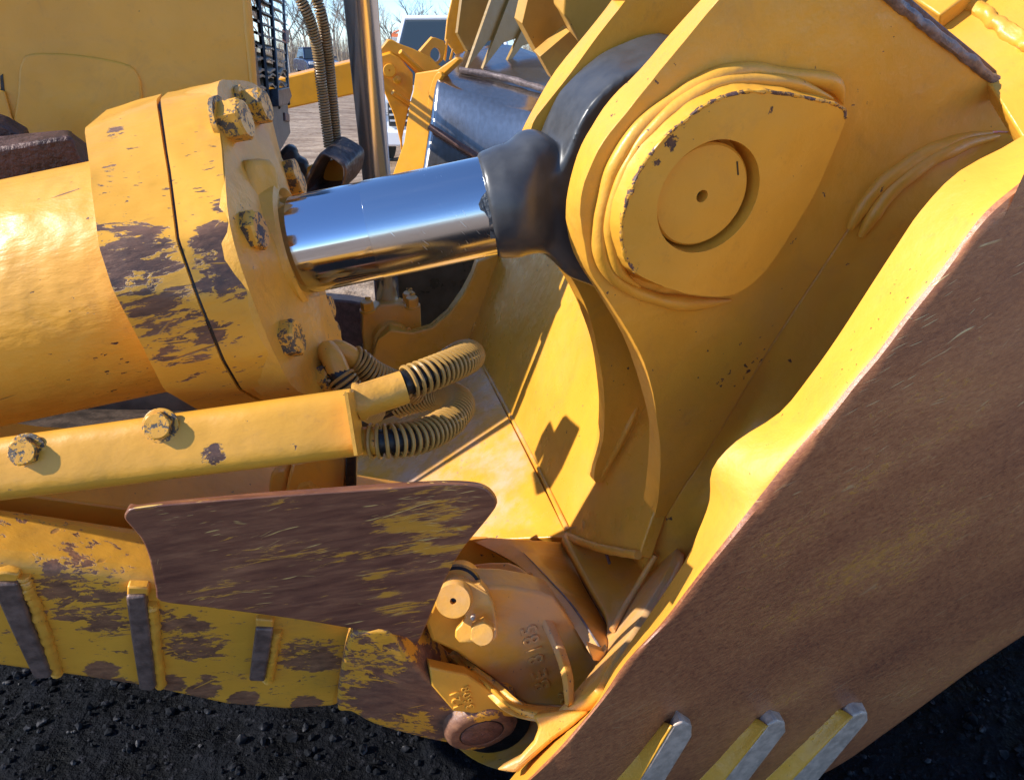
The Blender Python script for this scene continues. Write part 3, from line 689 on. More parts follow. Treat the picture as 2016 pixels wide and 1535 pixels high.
# boss on the lug, with hole, pin and weld
BS = LUG.off(.048)
bo = [(1664, 236), (1658, 213), (1604, 196), (1500, 180), (1434, 188), (1382, 212), (1318, 262), (1268, 322), (1238, 385), (1223, 445), (1230, 500), (1250, 535), (1300, 562), (1362, 580), (1428, 583), (1470, 566), (1512, 528), (1560, 455), (1602, 385), (1640, 300)]
pc = BS.at(1396, 391); ba = LUG.n; bu = ba.orthogonal().normalized(); bv = ba.cross(bu)
HR = .0765
hole = [pc+(bu*math.cos(math.radians(a))+bv*math.sin(math.radians(a)))*HR for a in range(0, 360, 5)]
def jitter_slab():
    F3 = cat_rom([BS.at(*q) for q in bo], 8, True)
    F3 = [p+(pc-p).normalized()*(mnoise.noise(p*140)*.0006+mnoise.noise(p*45)*.0010) for p in F3]
    n = len(F3); prof = [(0.0, 0.0), (-.012, .003), (-.035, .007), (-.047, .012), (-.052, .020)]
    V = list(F3); 
    for dz, ex_ in prof[1:]:
        for p in F3:
            q = p+LUG.n*dz+(p-pc).normalized()*(ex_+mnoise.noise(p*30+Vector((0, 0, dz*50)))*.003); V.append(q)
    F = fill_faces([F3, hole]); nh = len(hole)
    # reindex: cap uses F3 then hole
    F = [[i if i < n else len(V)+i-n for i in f] for f in F]
    h0 = len(V); V += hole; h1_ = len(V); V += [h-LUG.n*.045 for h in hole]
    for k in range(4):
        for i in range(n): F.append([k*n+i, k*n+(i+1) % n, (k+1)*n+(i+1) % n, (k+1)*n+i])
    for i in range(nh): F.append([h0+i, h0+(i+1) % nh, h1_+(i+1) % nh, h1_+i])
    F.append([h1_+i for i in range(nh)])
    return mesh_obj('pin_boss', V, F, M_boss, outer, smooth=True, bevel=.002, ang=50)
boss = jitter_slab()
M_chip = paint('ragged chipped boss edge', wear=.30, flecks=.6, scale=70, dark=(.05, .03, .03), brown=(.16, .08, .06))
ch = cat_rom([BS.off(-.0012).at(*q) for q in bo[:12]], 8)
tube('boss_edge_chips', ch, [.0024+.0022*max(0, mnoise.noise(p*55)) for p in ch], M_chip, outer, rn=.8, nf=160, seg=8)
wb = [LUG.off(.006).at(*q) for q in ((1660, 205), (1640, 165), (1560, 150), (1470, 140), (1400, 155), (1330, 195), (1262, 250), (1210, 330), (1188, 400), (1180, 460), (1192, 520), (1235, 565), (1300, 590), (1370, 598), (1440, 592))]
tube('boss_weld', cat_rom(wb, 10), [(.0105+.0012*math.sin(i*.21))*min(1, .15+i/12, .15+(140-i)/12) for i in range(141)], M_lug, outer, rn=.16, nf=30, seg=14)
wb2 = [LUG.off(.018).at(*q) for q in ((1640, 195), (1560, 165), (1470, 158), (1400, 170), (1335, 210), (1270, 272), (1225, 345), (1204, 420), (1204, 480), (1222, 535), (1260, 565))]
tube('boss_weld', cat_rom(wb2, 10), [(.0085+.0012*math.sin(i*.17+1))*min(1, .15+i/12, .15+(100-i)/12) for i in range(101)], M_lug, outer, rn=.14, nf=34, seg=14)
# pin end sits low in the hole, with a grease hole
PR = .0700; pcn = pc-ba*.011+(BS.at(1391, 392)-BS.at(1396, 391))*1.0
pin = lathe('pivot_pin', pcn, ba, [(-.05, PR), (-.003, PR), (0, PR-.003), (0, .0085), (-.02, .0080), (-.02, .001)], M_boss, outer, seg=96)
lathe('grease_hole', pcn, ba, [(-.0185, .0078), (-.018, .0078)], M_dark, outer, seg=24)
slab('pin_mark', Pl(pcn+ba*.0006, ba), [(1450, 318), (1453, 318), (1455, 345), (1452, 345)], .0004, M_dark, outer, bevel=0)
# ---- end plate, worn to bare steel, with a sunlit edge
BP = Pl(P(1600, 1000, 1.0), nrm(18, -5))
ep = [(2150, 250, 2150, 150), (2016, 356, 2016, 266), (1948, 416, 1890, 336), (1900, 478, 1815, 412), (1850, 545, 1768, 480), (1795, 613, 1714, 563), (1733, 693, 1650, 662), (1681, 755, 1596, 738), (1618, 832, 1535, 812), (1545, 922, 1450, 868), (1503, 975, 1402, 924), (1469, 1015, 1397, 985), (1420, 1075, 1375, 1045), (1369, 1140, 1345, 1110), (1299, 1231, 1254, 1245), (1233, 1300, 1200, 1325), (1178, 1380, 1155, 1408), (1100, 1475, 1086, 1450), (1050, 1527, 1018, 1517), (1000, 1590, 985, 1570), (1000, 1750), (1350, 1750), (1500, 1585), (1611, 1531), (1681, 1491), (1753, 1439), (1802, 1404), (1906, 1328), (2016, 1253), (2150, 1160)]
M_strip = paint('blade edge paint', wear=-.10, flecks=.35, bump=.9, rough=.52, scale=30, dust=.0)
def end_plate():
    t = .085; pb = BP.off(-t); Fr = [BP.at(q[0], q[1]) for q in ep]; Bk = [pb.at(q[2], q[3]) if len(q) > 2 else BP.at(*q)-BP.n*t for q in ep]
    Fr = cat_rom(Fr, 3, True); Bk = cat_rom(Bk, 3, True); n = len(Fr); cen = BP.at(1650, 1000)
    rim = .016
    # front: rim rolls over softly, then a gently domed face
    V = list(Bk)
    ring = [(.35, 0, 0), (.80, 0, 0), (.93, .003, 0), (1.0, .009, 0), (1.03, .022, 0), (1.04, .045, 0)]
    for s, ins, _ in ring:
        for f, b in zip(Fr, Bk):
            q = b.lerp(f, s); q = q+(cen-f).normalized()*ins+BP.n*(mnoise.noise(f*16)*.0012*s); V.append(q)
    F = []
    for k in range(len(ring)):
        for i in range(n): F.append([k*n+i, k*n+(i+1) % n, (k+1)*n+(i+1) % n, (k+1)*n+i])
    F.append([len(ring)*n+i for i in range(n)])
    o = mesh_obj('end_plate', V, F, M_strip, blade, smooth=True)
    o.data.materials.append(M_end)
    c3 = base_of(o)
    for p in o.data.polygons:
        cc = Vector(p.center)+c3
        if (cc-BP.o).dot(BP.n) > -.0045: p.material_index = 1
    return o
endp = end_plate()
# wear bars with welds on the end plate
BH = BP.off(.026)
for i, (pts, wpts) in enumerate((
    ([(1327, 1427, 1322, 1414), (1345, 1420), (1362, 1427, 1360, 1415), (1363, 1450), (1290, 1570), (1240, 1570)], [(1308, 1425), (1270, 1485), (1225, 1560)]),
    ([(1514, 1427, 1502, 1401), (1530, 1418), (1546, 1422, 1534, 1399), (1548, 1440), (1445, 1575), (1400, 1570)], [(1490, 1415), (1440, 1470), (1350, 1570)]),
    ([(1681, 1409, 1667, 1382), (1696, 1402), (1708, 1403, 1698, 1380), (1710, 1418), (1570, 1585), (1520, 1575)], [(1650, 1395), (1580, 1465), (1490, 1565)]))):
    b = slab('wear_bar', BH, pts, .026, M_steelbar, endp, bevel=.004, seg=3)
    # painted flank towards the sun and the weld run beside it
    q = pts
    fl = [BH.off(-.001).at(q[0][0]-1, q[0][1]+1), BH.off(-.001).at(q[-1][0]-1, q[-1][1]), BP.at(q[-1][2] if len(q[-1]) > 2 else q[-1][0]-55, q[-1][1]-5), BP.at(q[0][2]-16, q[0][3]+12)]
    loft('bar_flank', [[fl[0], fl[1]], [fl[3].lerp(fl[0], .5)-BP.n*.004, fl[2].lerp(fl[1], .5)-BP.n*.004], [fl[3], fl[2]]], M_weld, endp, nu=8, nv=4, solid=.004, noise_amp=.003, noise_f=60)
    wl = cat_rom([BP.off(-.001).at(*a) for a in wpts], 14)
    tube('bar_weld', wl, [.0090+.0012*math.sin(k*2.4) for k in range(len(wl))], M_weld, endp, rn=.35, nf=60, seg=10)
# ---- channel between lug and end plate
pbk = BP.off(-.085); 
slab('moldboard', LUG.off(-.012), [(1262, 1104), (1337, 975), (1493, 726), (1670, 455), (1745, 352), (1880, 280), (2016, 266), (2250, 262), (2250, 1100), (1700, 1290), (1300, 1240)], .06, M_blade, blade)
chan_a = [LUG.off(-.004).at(*q) for q in ((2060, 262), (1950, 262), (1870, 279), (1800, 313), (1740, 354), (1700, 397), (1670, 450), (1566, 606), (1493, 721), (1385, 901), (1337, 971), (1262, 1102))]
cb = [(2060, 280), (1975, 275), (1905, 310), (1850, 350), (1800, 400), (1760, 445), (1694, 505), (1594, 655), (1528, 745), (1450, 860), (1375, 985), (1285, 1130)]
cc_ = [(2060, 262), (2000, 276), (1940, 305), (1880, 340), (1840, 378), (1800, 422), (1752, 508), (1640, 670), (1560, 785), (1470, 870), (1396, 985), (1340, 1120)]
A_ = chan_a; C_ = [LUG.off(.035).at(q[0]+16, q[1]+10) for q in cc_]
B_ = []
for a, c, q in zip(A_, C_, cb):
    m_ = (a+c)/2; d = (m_-CAM).length/ray(*q).length
    B_.append(CAM+ray(*q)*(d+.004))
loft('end_channel', [A_, B_, C_], M_lug, blade, nu=4, nv=6, solid=.012, noise_amp=.003, noise_f=22)
# stacked fillet weld near the top of the channel and the weld knob lower down
for k, (r_, ofs) in enumerate(((.013, .02), (.012, .26))):
    pts = [a.lerp(b, ofs*.9) + (CAM-a).normalized()*.004 for a, b in zip(A_[1:7], C_[1:7])]
    tube('channel_weld', cat_rom(pts, 8), [r_*(.25+.75*math.sin(math.pi*min(1, i/30+.02))) if i < 15 else r_*(1 if i < 34 else max(.35, 1-(i-34)*.09)) for i in range(41)], M_lug, blade, rn=.25, nf=32, seg=18)
kn = [pbk.off(.006).at(1500, 806), pbk.off(.010).at(1520, 797), pbk.off(.010).at(1540, 792)]
#tube('weld_knob', cat_rom(kn, 6), [.004]*3+[.008]*7+[.006]*3, M_weld, blade, rn=.5, nf=60)
#slab('edge_gusset', pbk.off(-.004), [(1500, 812), (1540, 800), (1480, 900), (1440, 960), (1420, 1010), (1398, 1040), (1396, 985), (1385, 922), (1440, 866)], .03, M_strip, blade, bevel=.004)
# ---- lower skin between lug foot, flange and edge
loft('lower_skin', rowsD([    [(1104, 1067, 1.19), (1155, 1160, 1.13), (1200, 1245, 1.06), (1192, 1320, 1.0), (1110, 1420, .95)],
    [PN.off(-.014).at(1128, 1040), (1195, 1130, 1.15), (1232, 1205, 1.08), (1222, 1280, 1.0), (1140, 1408, .94)],
    [PN.off(-.014).at(1200, 1010), (1250, 1070, 1.17), (1282, 1135, 1.10), (1262, 1218, 1.0), (1165, 1395, .93)],
    [PN.off(-.014).at(1280, 1010), (1330, 1050, 1.12), (1345, 1105, 1.02), (1275, 1235, .95), (1190, 1375, .91)]]), M_low, blade, solid=.02, noise_amp=.003, noise_f=20)
slab('socket_foot', Pl(P(1075, 1445, 1.17), (-.25, -.72, .62)), [(1046, 1408), (1112, 1398), (1160, 1400), (1120, 1436), (1090, 1456), (1040, 1500), (1016, 1521), (975, 1515), (1020, 1490), (1050, 1458), (1060, 1432)], .04, M_rim, blade, bevel=.006, jit=.002)
tube('skin_weld', cat_rom([PN.off(.004).at(*q) for q in ((1116, 1054), (1150, 1068), (1190, 1080), (1225, 1087), (1256, 1092))], 8), .009, M_low, blade, rn=.2)
gp = tube('gusset_weld', cat_rom([PN.off(.02).at(1262, 765), PN.off(.015).at(1246, 815), PN.off(.012).at(1215, 880), PN.off(.008).at(1178, 944)], 8), .0085, M_lug, blade, rn=.15, nf=30)
#slab('gusset_plate', PN.off(.035), [(1250, 745), (1262, 790), (1228, 790), (1232, 770)], .02, M_blade, blade)
tube('foot_weld', cat_rom([PD(1150, 1022, 1.17), PD(1172, 1055, 1.155), PD(1190, 1082, 1.14), PD(1200, 1108, 1.12)], 8), .0035, M_grey, blade, rn=.4)
tube('foot_weld', cat_rom([PD(1214, 1000, 1.19), PD(1228, 1025, 1.17), PD(1242, 1055, 1.15)], 8), .0035, M_lug, blade, rn=.4)
tube('foot_weld', cat_rom([PD(1262, 1100, 1.10), PD(1250, 1075, 1.13), PD(1268, 1030, 1.14)], 8), .005, M_lug, blade, rn=.4)
slab('weld_patch', Pl(PD(1160, 1060, 1.155), nrm(-20, 30)), px_spline([(1146, 1022), (1160, 1040), (1176, 1066), (1168, 1068), (1148, 1050)], 3), .004, M_weld, blade, bevel=.001)
tube('lower_weld', cat_rom([PD(1290, 1092, 1.03), PD(1262, 1140, 1.05), PD(1230, 1195, 1.04), PD(1205, 1240, 1.02)], 8), .006, M_low, blade, rn=.15)
# ---- curved flange above the arm socket
fb = [(1104, 1067, 1.19), (1128, 1110, 1.165), (1152, 1157, 1.13), (1180, 1205, 1.09), (1206, 1251, 1.05)]
tf = [(966, 1058, 1.17), (1029, 1087, 1.14), (1078, 1136, 1.10), (1130, 1193, 1.05), (1190, 1282, .985)]
bf = [(930, 1064, 1.17), (1005, 1102, 1.14), (1055, 1142, 1.10), (1108, 1200, 1.05), (1169, 1299, .985)]
bb = [(940, 1068, 1.26), (1010, 1110, 1.24), (1060, 1148, 1.2), (1110, 1206, 1.14), (1175, 1302, 1.04)]
fl_ = loft('socket_flange', rowsD([fb, tf, bf, bb]), M_low, blade, nu=6, nv=1, solid=.004)
slab('flange_chip', Pl(PD(1175, 1290, .98), nrm(15, -5)), [(1157, 1271), (1190, 1284), (1196, 1276), (1186, 1302), (1168, 1300)], .012, M_low, blade)
loft('dark_rim', rowsD([[(1030, 1086, 1.139), (1078, 1135, 1.099), (1130, 1192, 1.049), (1188, 1280, .984)], [(1032, 1089, 1.136), (1079, 1139, 1.096), (1129, 1197, 1.046), (1186, 1286, .981)]]), M_grey, blade, solid=.001, nv=1)
# ---- trunnion casting
CP = Pl(PD(1010, 1250, 1.00), nrm(16, 4))
cast = slab('trunnion_casting', CP, [(860, 1170), (900, 1152), (1000, 1155), (1060, 1165), (1090, 1176), (1129, 1230), (1169, 1299), (1205, 1300), (1160, 1370), (1112, 1391), (1042, 1387), (1010, 1372), (975, 1340), (938, 1313), (900, 1285), (850, 1262), (838, 1225)], .06, M_low, blade, bevel=.006)
TPt = Pl(PD(985, 1140, 1.095), (-.35, -.45, .82))
slab('casting_top', TPt, px_spline([(885, 1148), (905, 1122), (925, 1111), (1000, 1106), (1040, 1128), (1078, 1156), (1058, 1170), (1030, 1168), (975, 1163), (930, 1156)], 2), .03, M_low, blade, bevel=.004)
loft('casting_rim', rowsD([[(896, 1283, 1.055), (938, 1311, 1.04), (975, 1338, 1.03), (1010, 1370, 1.01), (1042, 1385, 1.0), (1112, 1391, .985)], [(886, 1288, 1.03), (920, 1317, 1.015), (960, 1345, 1.0), (1000, 1382, .985), (1045, 1398, .975), (1112, 1404, .965)], [(876, 1293, 1.04), (910, 1317, 1.02), (960, 1356, 1.005), (1000, 1391, .99), (1047, 1414, .97), (1108, 1420, .955)]]), M_rim, blade, nu=6, nv=4, solid=.02, noise_amp=.003, noise_f=50)
loft('casting_ridge', rowsD([[(1020, 1160, 1.020), (1050, 1200, 1.013), (1085, 1270, 0.990), (1105, 1330, 0.965), (1112, 1385, 0.940)], [(1032, 1158, 1.011), (1062, 1200, 1.003), (1096, 1270, 0.981), (1116, 1330, 0.957), (1120, 1385, 0.935)], [(1045, 1158, 1.023), (1078, 1200, 1.011), (1110, 1270, 0.988), (1128, 1330, 0.962), (1130, 1385, 0.940)]]), M_low, blade, nu=6, nv=4, solid=.01, noise_amp=.002, noise_f=30)
slab('inner_dark', Pl(PD(990, 1100, 1.24), nrm(10, 20)), [(880, 1060), (960, 1060), (1060, 1150), (1000, 1170), (860, 1170), (850, 1120)], .02, paint('rusty web paint', wear=.10, scale=20, spots=((PD(960, 1110, 1.24), .08, .1),)), blade)  # inner web, rustier than the casting
# raised casting letters
def letters(txt, pl, px, py, dx, dy, size, m, parent, ext=.0014):
    cu = bpy.data.curves.new('text', 'FONT'); cu.body = txt; cu.size = size; cu.extrude = ext; cu.bevel_depth = size*.02; cu.space_character = 1.15; cu.resolution_u = 2
    o = bpy.data.objects.new('casting_letters', cu); COL.objects.link(o)
    a = pl.at(px, py); b = pl.at(px+dx, py+dy); u = (b-a).normalized(); v = pl.n.cross(u)
    M = Matrix((u, v, pl.n)).transposed().to_4x4(); M.translation = a
    dg = bpy.context.evaluated_depsgraph_get(); me = bpy.data.meshes.new_from_object(o.evaluated_get(dg)); me.transform(M)
    bpy.data.objects.remove(o); me.transform(Matrix.Translation(-base_of(parent))); me.materials.clear(); me.materials.append(m)
    q = bpy.data.objects.new('casting_letters', me); link(q, parent); return q
letters('BE 8185', CP.off(.0015), 1082, 1352, -22, -100, .043, M_low, blade, .0022)
letters('36', CP.off(.0035), 1124, 1378, -10, -40, .030, M_low, blade)
letters('Z', TPt.off(.001), 996, 1142, 30, 0, .028, M_low, blade)
letters('A2', TPt.off(.001), 1024, 1157, 26, -14, .030, M_low, blade)
# ---- retainer, pin end and bolts
RN = nrm(-2, 26)
KPp = Pl(PD(945, 1205, .925), RN)
kp = slab('retainer_plate', KPp, px_spline([(903, 1140), (960, 1168), (975, 1210), (979, 1245), (970, 1262), (905, 1266), (896, 1240), (915, 1215), (890, 1160)], 2), .018, M_low, blade, bevel=.003)
pc2 = PD(892, 1183, .90)
lathe('retained_pin', pc2, RN, [(-.13, .039), (-.055, .039), (-.052, .032), (-.044, .032), (-.043, .0305), (-.003, .0305), (0, .0285), (0, .0055), (-.013, .005), (-.013, .0005)], M_low, blade, seg=64)
lathe('pin_collar', pc2, RN, [(-.078, .044), (-.060, .044), (-.057, .039)], M_dark, blade, seg=64)
lathe('pin_grease_hole', pc2, RN, [(-.0125, .0045), (-.012, .0045)], M_dark, blade, seg=20)
hex_bolt('retainer_bolt', PD(938, 1166, .93)-RN*.012, RN, .0215, .026, M_low, blade, rot=.2, washer=0)
hex_bolt('retainer_bolt', PD(950, 1243, .91)-RN*.012, RN, .0215, .026, M_low, blade, rot=.5, washer=0)
lathe('grease_nipple', PD(931, 1215, .91), RN, [(-.01, .004), (.002, .004), (.003, .0025), (.006, .0035), (.008, .002)], M_steelbar, blade, seg=16)
# lower left web of the socket (dark, rusty)
slab('socket_web', Pl(PD(870, 1270, 1.10), nrm(10, 10)), [(800, 1170), (862, 1200), (880, 1250), (905, 1285), (950, 1320), (930, 1345), (850, 1330), (800, 1280)], .03, paint('rusted socket', wear=.12, scale=50), blade)
slab('socket_web_face', Pl(PD(860, 1240, 1.075), nrm(0, 25)), px_spline([(835, 1218), (860, 1215), (905, 1248), (903, 1272), (870, 1268), (838, 1250)], 2), .02, M_low, blade)
tube('seal_ring', cat_rom([PD(845, 1305, 1.04), PD(870, 1318, 1.04), (PD(900, 1322, 1.045)), PD(930, 1320, 1.06)], 6), .008, M_dark, blade)

# ================================================================== push arm
AU = Pl(P(150, 1050, 1.17), nrm(15, -5)); AL = Pl(P(400, 1250, 1.15), nrm(10, -12))
arm = slab('push_arm', AU, [(-600, 904), (0, 973), (60, 975), (240, 999), (500, 1030), (900, 1080), (900, 1200), (300, 1145), (-600, 1037)], .20, M_arm, DOZ, bevel=.004)
slab('arm_lower_face', AL, [(-600, 1035), (0, 1103), (300, 1140), (560, 1180), (780, 1215), (760, 1245), (700, 1270), (688, 1330), (672, 1395), (560, 1402), (440, 1392), (318, 1366), (310, 1362), (150, 1338), (0, 1318), (-600, 1236)], .10, M_arml, arm, bevel=.022, seg=4)
edge_ = [AU.off(.004).at(*q) for q in ((-200, 1072), (0, 1097), (120, 1112), (240, 1128), (300, 1137))]
tube('arm_edge_weld', cat_rom(edge_, 8), .0045, paint('chipped edge', wear=.10, flecks=.6, scale=60), arm, rn=.4, nf=60)
AB = AL.off(.016)
for pts, wl in ((([(-20, 1150), (33, 1150), (60, 1230), (101, 1328), (96, 1336), (66, 1337), (20, 1240)]), [(45, 1132), (60, 1170), (90, 1250), (112, 1325)]),
                (([(247, 1176), (285, 1174), (296, 1260), (307, 1352), (300, 1361), (274, 1359), (258, 1260)]), [(300, 1185), (306, 1250), (316, 1350)]),
                (([(503, 1238), (538, 1240), (530, 1290), (521, 1342), (490, 1341), (496, 1290)]), [(545, 1240), (536, 1295), (527, 1340)])):
    slab('wear_bar', AB, pts, .03, M_wearbar, arm, bevel=.004, seg=3)
    wv = cat_rom([AL.off(.003).at(*q) for q in wl], 14)
    tube('bar_weld', wv, [.0085+.0012*math.sin(i*2.4) for i in range(len(wv))], M_weld, arm, rn=.30, nf=60, seg=10)
for pts in ([(-20, 1130), (10, 1126), (38, 1132), (31, 1152), (-20, 1150)], [(250, 1155), (292, 1158), (294, 1172), (286, 1176), (249, 1176)], [(503, 1219), (538, 1222), (538, 1240), (503, 1238)]):
    slab('bar_cap', AL.off(.010), pts, .02, M_weld, arm, bevel=.003)
slab('arm_joint_plate', AL.off(.006), [(712, 1250), (764, 1240), (790, 1300), (700, 1400), (666, 1398), (676, 1350), (690, 1270)], .02, M_arml, arm, bevel=.006)
# arm end: forged knuckle that tapers to the ball pin
KP = Pl(P(948, 1440, 1.31), nrm(14, -12))
_a = P(700, 1300, 1.185); _n = nrm(3, -10)
kn_ = slab('arm_knuckle', Pl(_a, _n), [(668, 1330), (684, 1262), (705, 1246), (764, 1243), (800, 1288), (842, 1336), (893, 1385), (950, 1390), (1000, 1396), (1018, 1412), (1016, 1434), (1000, 1452), (955, 1466), (900, 1466), (830, 1453), (740, 1428), (690, 1402), (664, 1398)], .10, M_knuckle, arm, spline=3, bevel=.016, seg=5)
kc = KP.at(948, 1440); ka = KP.n
lathe('knuckle_face', kc-ka*.05, ka, [(0, .068), (.040, .068), (.048, .064), (.0525, .057), (.053, .0422), (.051, .041)], M_knuckle, arm, seg=72)
lathe('knuckle_gap', kc, ka, [(-.006, .0414), (.0022, .0414)], M_dark, arm, seg=64)
lathe('knuckle_pin', kc, ka, [(-.006, .0392), (.0035, .0392), (.0045, .0378), (.0045, .0016), (.0035, .001)], M_rust, arm, seg=64)
# clevis cup behind the knuckle
cl = slab('clevis', KP.off(-.055), px_spline([(880, 1450), (905, 1478), (940, 1502), (985, 1518), (1020, 1520), (1062, 1478), (1100, 1440), (1110, 1400), (1062, 1392), (1000, 1395), (940, 1400)], 3), .05, M_low, blade, bevel=.008, seg=3)
slab('clevis_gap', KP.off(-.035), px_spline([(890, 1450), (915, 1472), (955, 1484), (1000, 1476), (1032, 1452), (1046, 1425), (1040, 1408), (1020, 1400), (960, 1400)], 3), .03, M_dark, blade, bevel=.006)  # solid black slab that paints in the shade of the open gap
#lathe('clevis_lip', kc-ka*.06, ka, [(0, .078), (.018, .078), (.024, .074), (.024, .064), (.018, .060)], M_low, blade, seg=80)
# inner wall of the socket with cast numbers, and the sunlit flank of the arm
IW = Pl(P(930, 1360, 1.26), nrm(18, 12))
slab('arm_inner_wall', IW, [(845, 1312), (870, 1318), (920, 1328), (967, 1360), (1020, 1402), (1012, 1412), (893, 1400), (850, 1350)], .03, M_arm, arm)
letters('121', IW.off(.001), 912, 1392, -14, -50, .024, M_arm, arm)
letters('3608', IW.off(.001), 934, 1392, -14, -60, .022, M_arm, arm)
# guard plate standing in front of the arm
WP = Pl(P(600, 1100, 1.05), nrm(8, -5))
gpts = [(268, 999, 275, 992), (330, 992, 335, 984), (420, 985, 425, 976), (520, 977, 525, 967), (620, 970, 625, 960), (700, 965, 703, 954), (770, 960, 772, 949), (860, 952, 862, 945), (920, 953, 922, 946), (952, 960, 955, 953), (971, 976, 974, 970), (977, 994, 979, 990), (966, 1014), (945, 1040), (915, 1076), (892, 1112), (872, 1152), (850, 1205), (822, 1266), (800, 1256), (776, 1250), (740, 1246), (700, 1239), (600, 1222), (500, 1208), (400, 1195), (316, 1184), (306, 1160), (300, 1130), (291, 1092), (278, 1062), (258, 1038), (244, 1020), (250, 1006)]
guard = slab('guard_plate', WP, gpts, .018, M_worn, arm, spline=3, bevel=.005, seg=3)
# ================================================================== lift cylinder
LT, LB = P(696, -160, 1.80), P(764, 605, 2.85)
lift = tube('lift_cylinder', [LT, LB], .047, M_chrome2, DOZ, seg=96)
lb_ax = (LB-LT).normalized(); Lr = lb_ax.cross(Vector((0, 1, 0))).normalized()*-1; Lr = Vector((1, 0, 0))-lb_ax*lb_ax.x; Lr.normalize(); Lf = lb_ax.cross(Lr)
M_clamp = paint('clamp paint', wear=-.08, flecks=.4, bump=.8, scale=30, dust=.2)
CAPP = Pl(P(771, 650, 2.75), nrm(14, 4))
cap_ = slab('rod_end_cap', CAPP, [(713, 604), (735, 612), (748, 600), (790, 598), (806, 606), (828, 600), (830, 648), (826, 672), (812, 672), (806, 655), (790, 640), (770, 636), (750, 644), (737, 662), (734, 690), (718, 696), (713, 660)], .12, M_clamp, lift, bevel=.008, seg=3)
for x, y in ((724, 612), (812, 604), (806, 594)):
    d = 2.66 if y > 600 else 2.78
    hex_bolt('cap_bolt', P(x, y, d), Vector((0, -.15, 1)), .024, .04, M_clamp, lift, rot=.2)
    tube('cap_stud', [P(x, y-8, d), P(x, y-27, d)], .011, M_bolt, lift, seg=14)
slab('rod_end_cap_lower', CAPP.off(-.02), [(716, 690), (738, 690), (752, 720), (790, 730), (788, 760), (740, 740), (720, 715)], .10, M_clamp, lift)
ARC = Pl(P(840, 700, 2.70), nrm(14, 2))
arc = slab('trunnion_bracket', ARC, [(744, 668, 744, 662), (770, 650), (812, 655, 808, 648), (850, 645, 846, 637), (884, 618, 880, 608), (912, 580, 908, 568), (930, 545, 927, 532), (940, 515, 936, 505), (980, 500), (1010, 640), (1010, 840), (880, 830), (760, 790), (738, 735), (734, 700)], .10, M_blade, blade, spline=0, bevel=.006)
bcn = CAPP.off(.03).at(772, 672)
lathe('trunnion_ball', bcn-ARC.n*.10, ARC.n, [(0, .074), (.10, .074), (.108, .070), (.112, .06)], M_clamp, blade, seg=64)
slab('ball_bar', Pl(bcn+ARC.n*.016, ARC.n), [(735, 676), (738, 682), (772, 676), (810, 650), (806, 645), (772, 664)], .02, M_clamp, blade)
# dark frame behind
slab('dark_frame', Pl(P(690, 640, 3.0), nrm(14, 10)), [(640, 588), (690, 592), (735, 600), (740, 720), (700, 760), (600, 760), (560, 650)], .2, M_rust, DOZ, bevel=.01)
slab('polished_rib', Pl(P(860, 580, 3.1), nrm(14, 0)), px_spline([(770, 540), (860, 510), (935, 495), (945, 560), (905, 615), (840, 655), (780, 640)], 3), .05, simple('brown polished steel', (.10, .08, .06), .3, .5, .3, 10, .3, 40, .002), DOZ)
# oval housing at the foot of the lift hoses
HG = Pl(P(640, 350, 1.75), nrm(-16, -14))
oo = px_spline([(592, 372), (604, 345), (622, 312), (634, 300), (650, 306), (670, 318), (680, 330), (680, 350), (672, 372), (650, 392), (600, 392)], 4)
ho = px_spline([(602, 372), (612, 348), (628, 318), (638, 309), (650, 313), (666, 323), (674, 333), (674, 350), (667, 370), (648, 386), (606, 386)], 4)
hgs = slab('hose_guard', HG, oo, .11, simple('worn black housing', (.085, .062, .055), .38, .25, .5, 30, .9, 70, .004), DOZ, holes=([HG.at(*q) for q in ho],), bevel=.004)
slab('guard_interior', HG.off(-.10), [(604, 330), (676, 310), (684, 360), (650, 400), (600, 400)], .02, paint('muddy interior', wear=.12, scale=40), hgs)
slab('guard_bracket', Pl(P(590, 320, 1.9), nrm(14, 0)), [(545, 308), (566, 286), (584, 292), (588, 312), (604, 316), (612, 340), (590, 380), (560, 360)], .06, M_dark, hgs, bevel=.01)
# lift hoses
M_lh = paint('muddy hose guard', wear=.1, flecks=.3, col=(.30, .19, .08), dark=(.05, .035, .025), brown=(.16, .10, .06), scale=40)
hk = dict(n0=0, n1=1, name='lift_hose', mc=M_lh, wire=.0024)
hA, _ = hose([(545, -70, 1.55), (580, -20, 1.57), (598, 12, 1.59), (613, 50, 1.62), (625, 100, 1.66), (632, 160, 1.7), (638, 210, 1.73), (648, 290, 1.78)], .0085, .0112, .0062, **hk)
hB, _ = hose([(596, -70, 1.58), (617, -20, 1.6), (630, 20, 1.62), (639, 60, 1.65), (646, 110, 1.69), (651, 160, 1.73), (656, 210, 1.76), (665, 310, 1.82)], .0085, .0112, .0062, **hk)
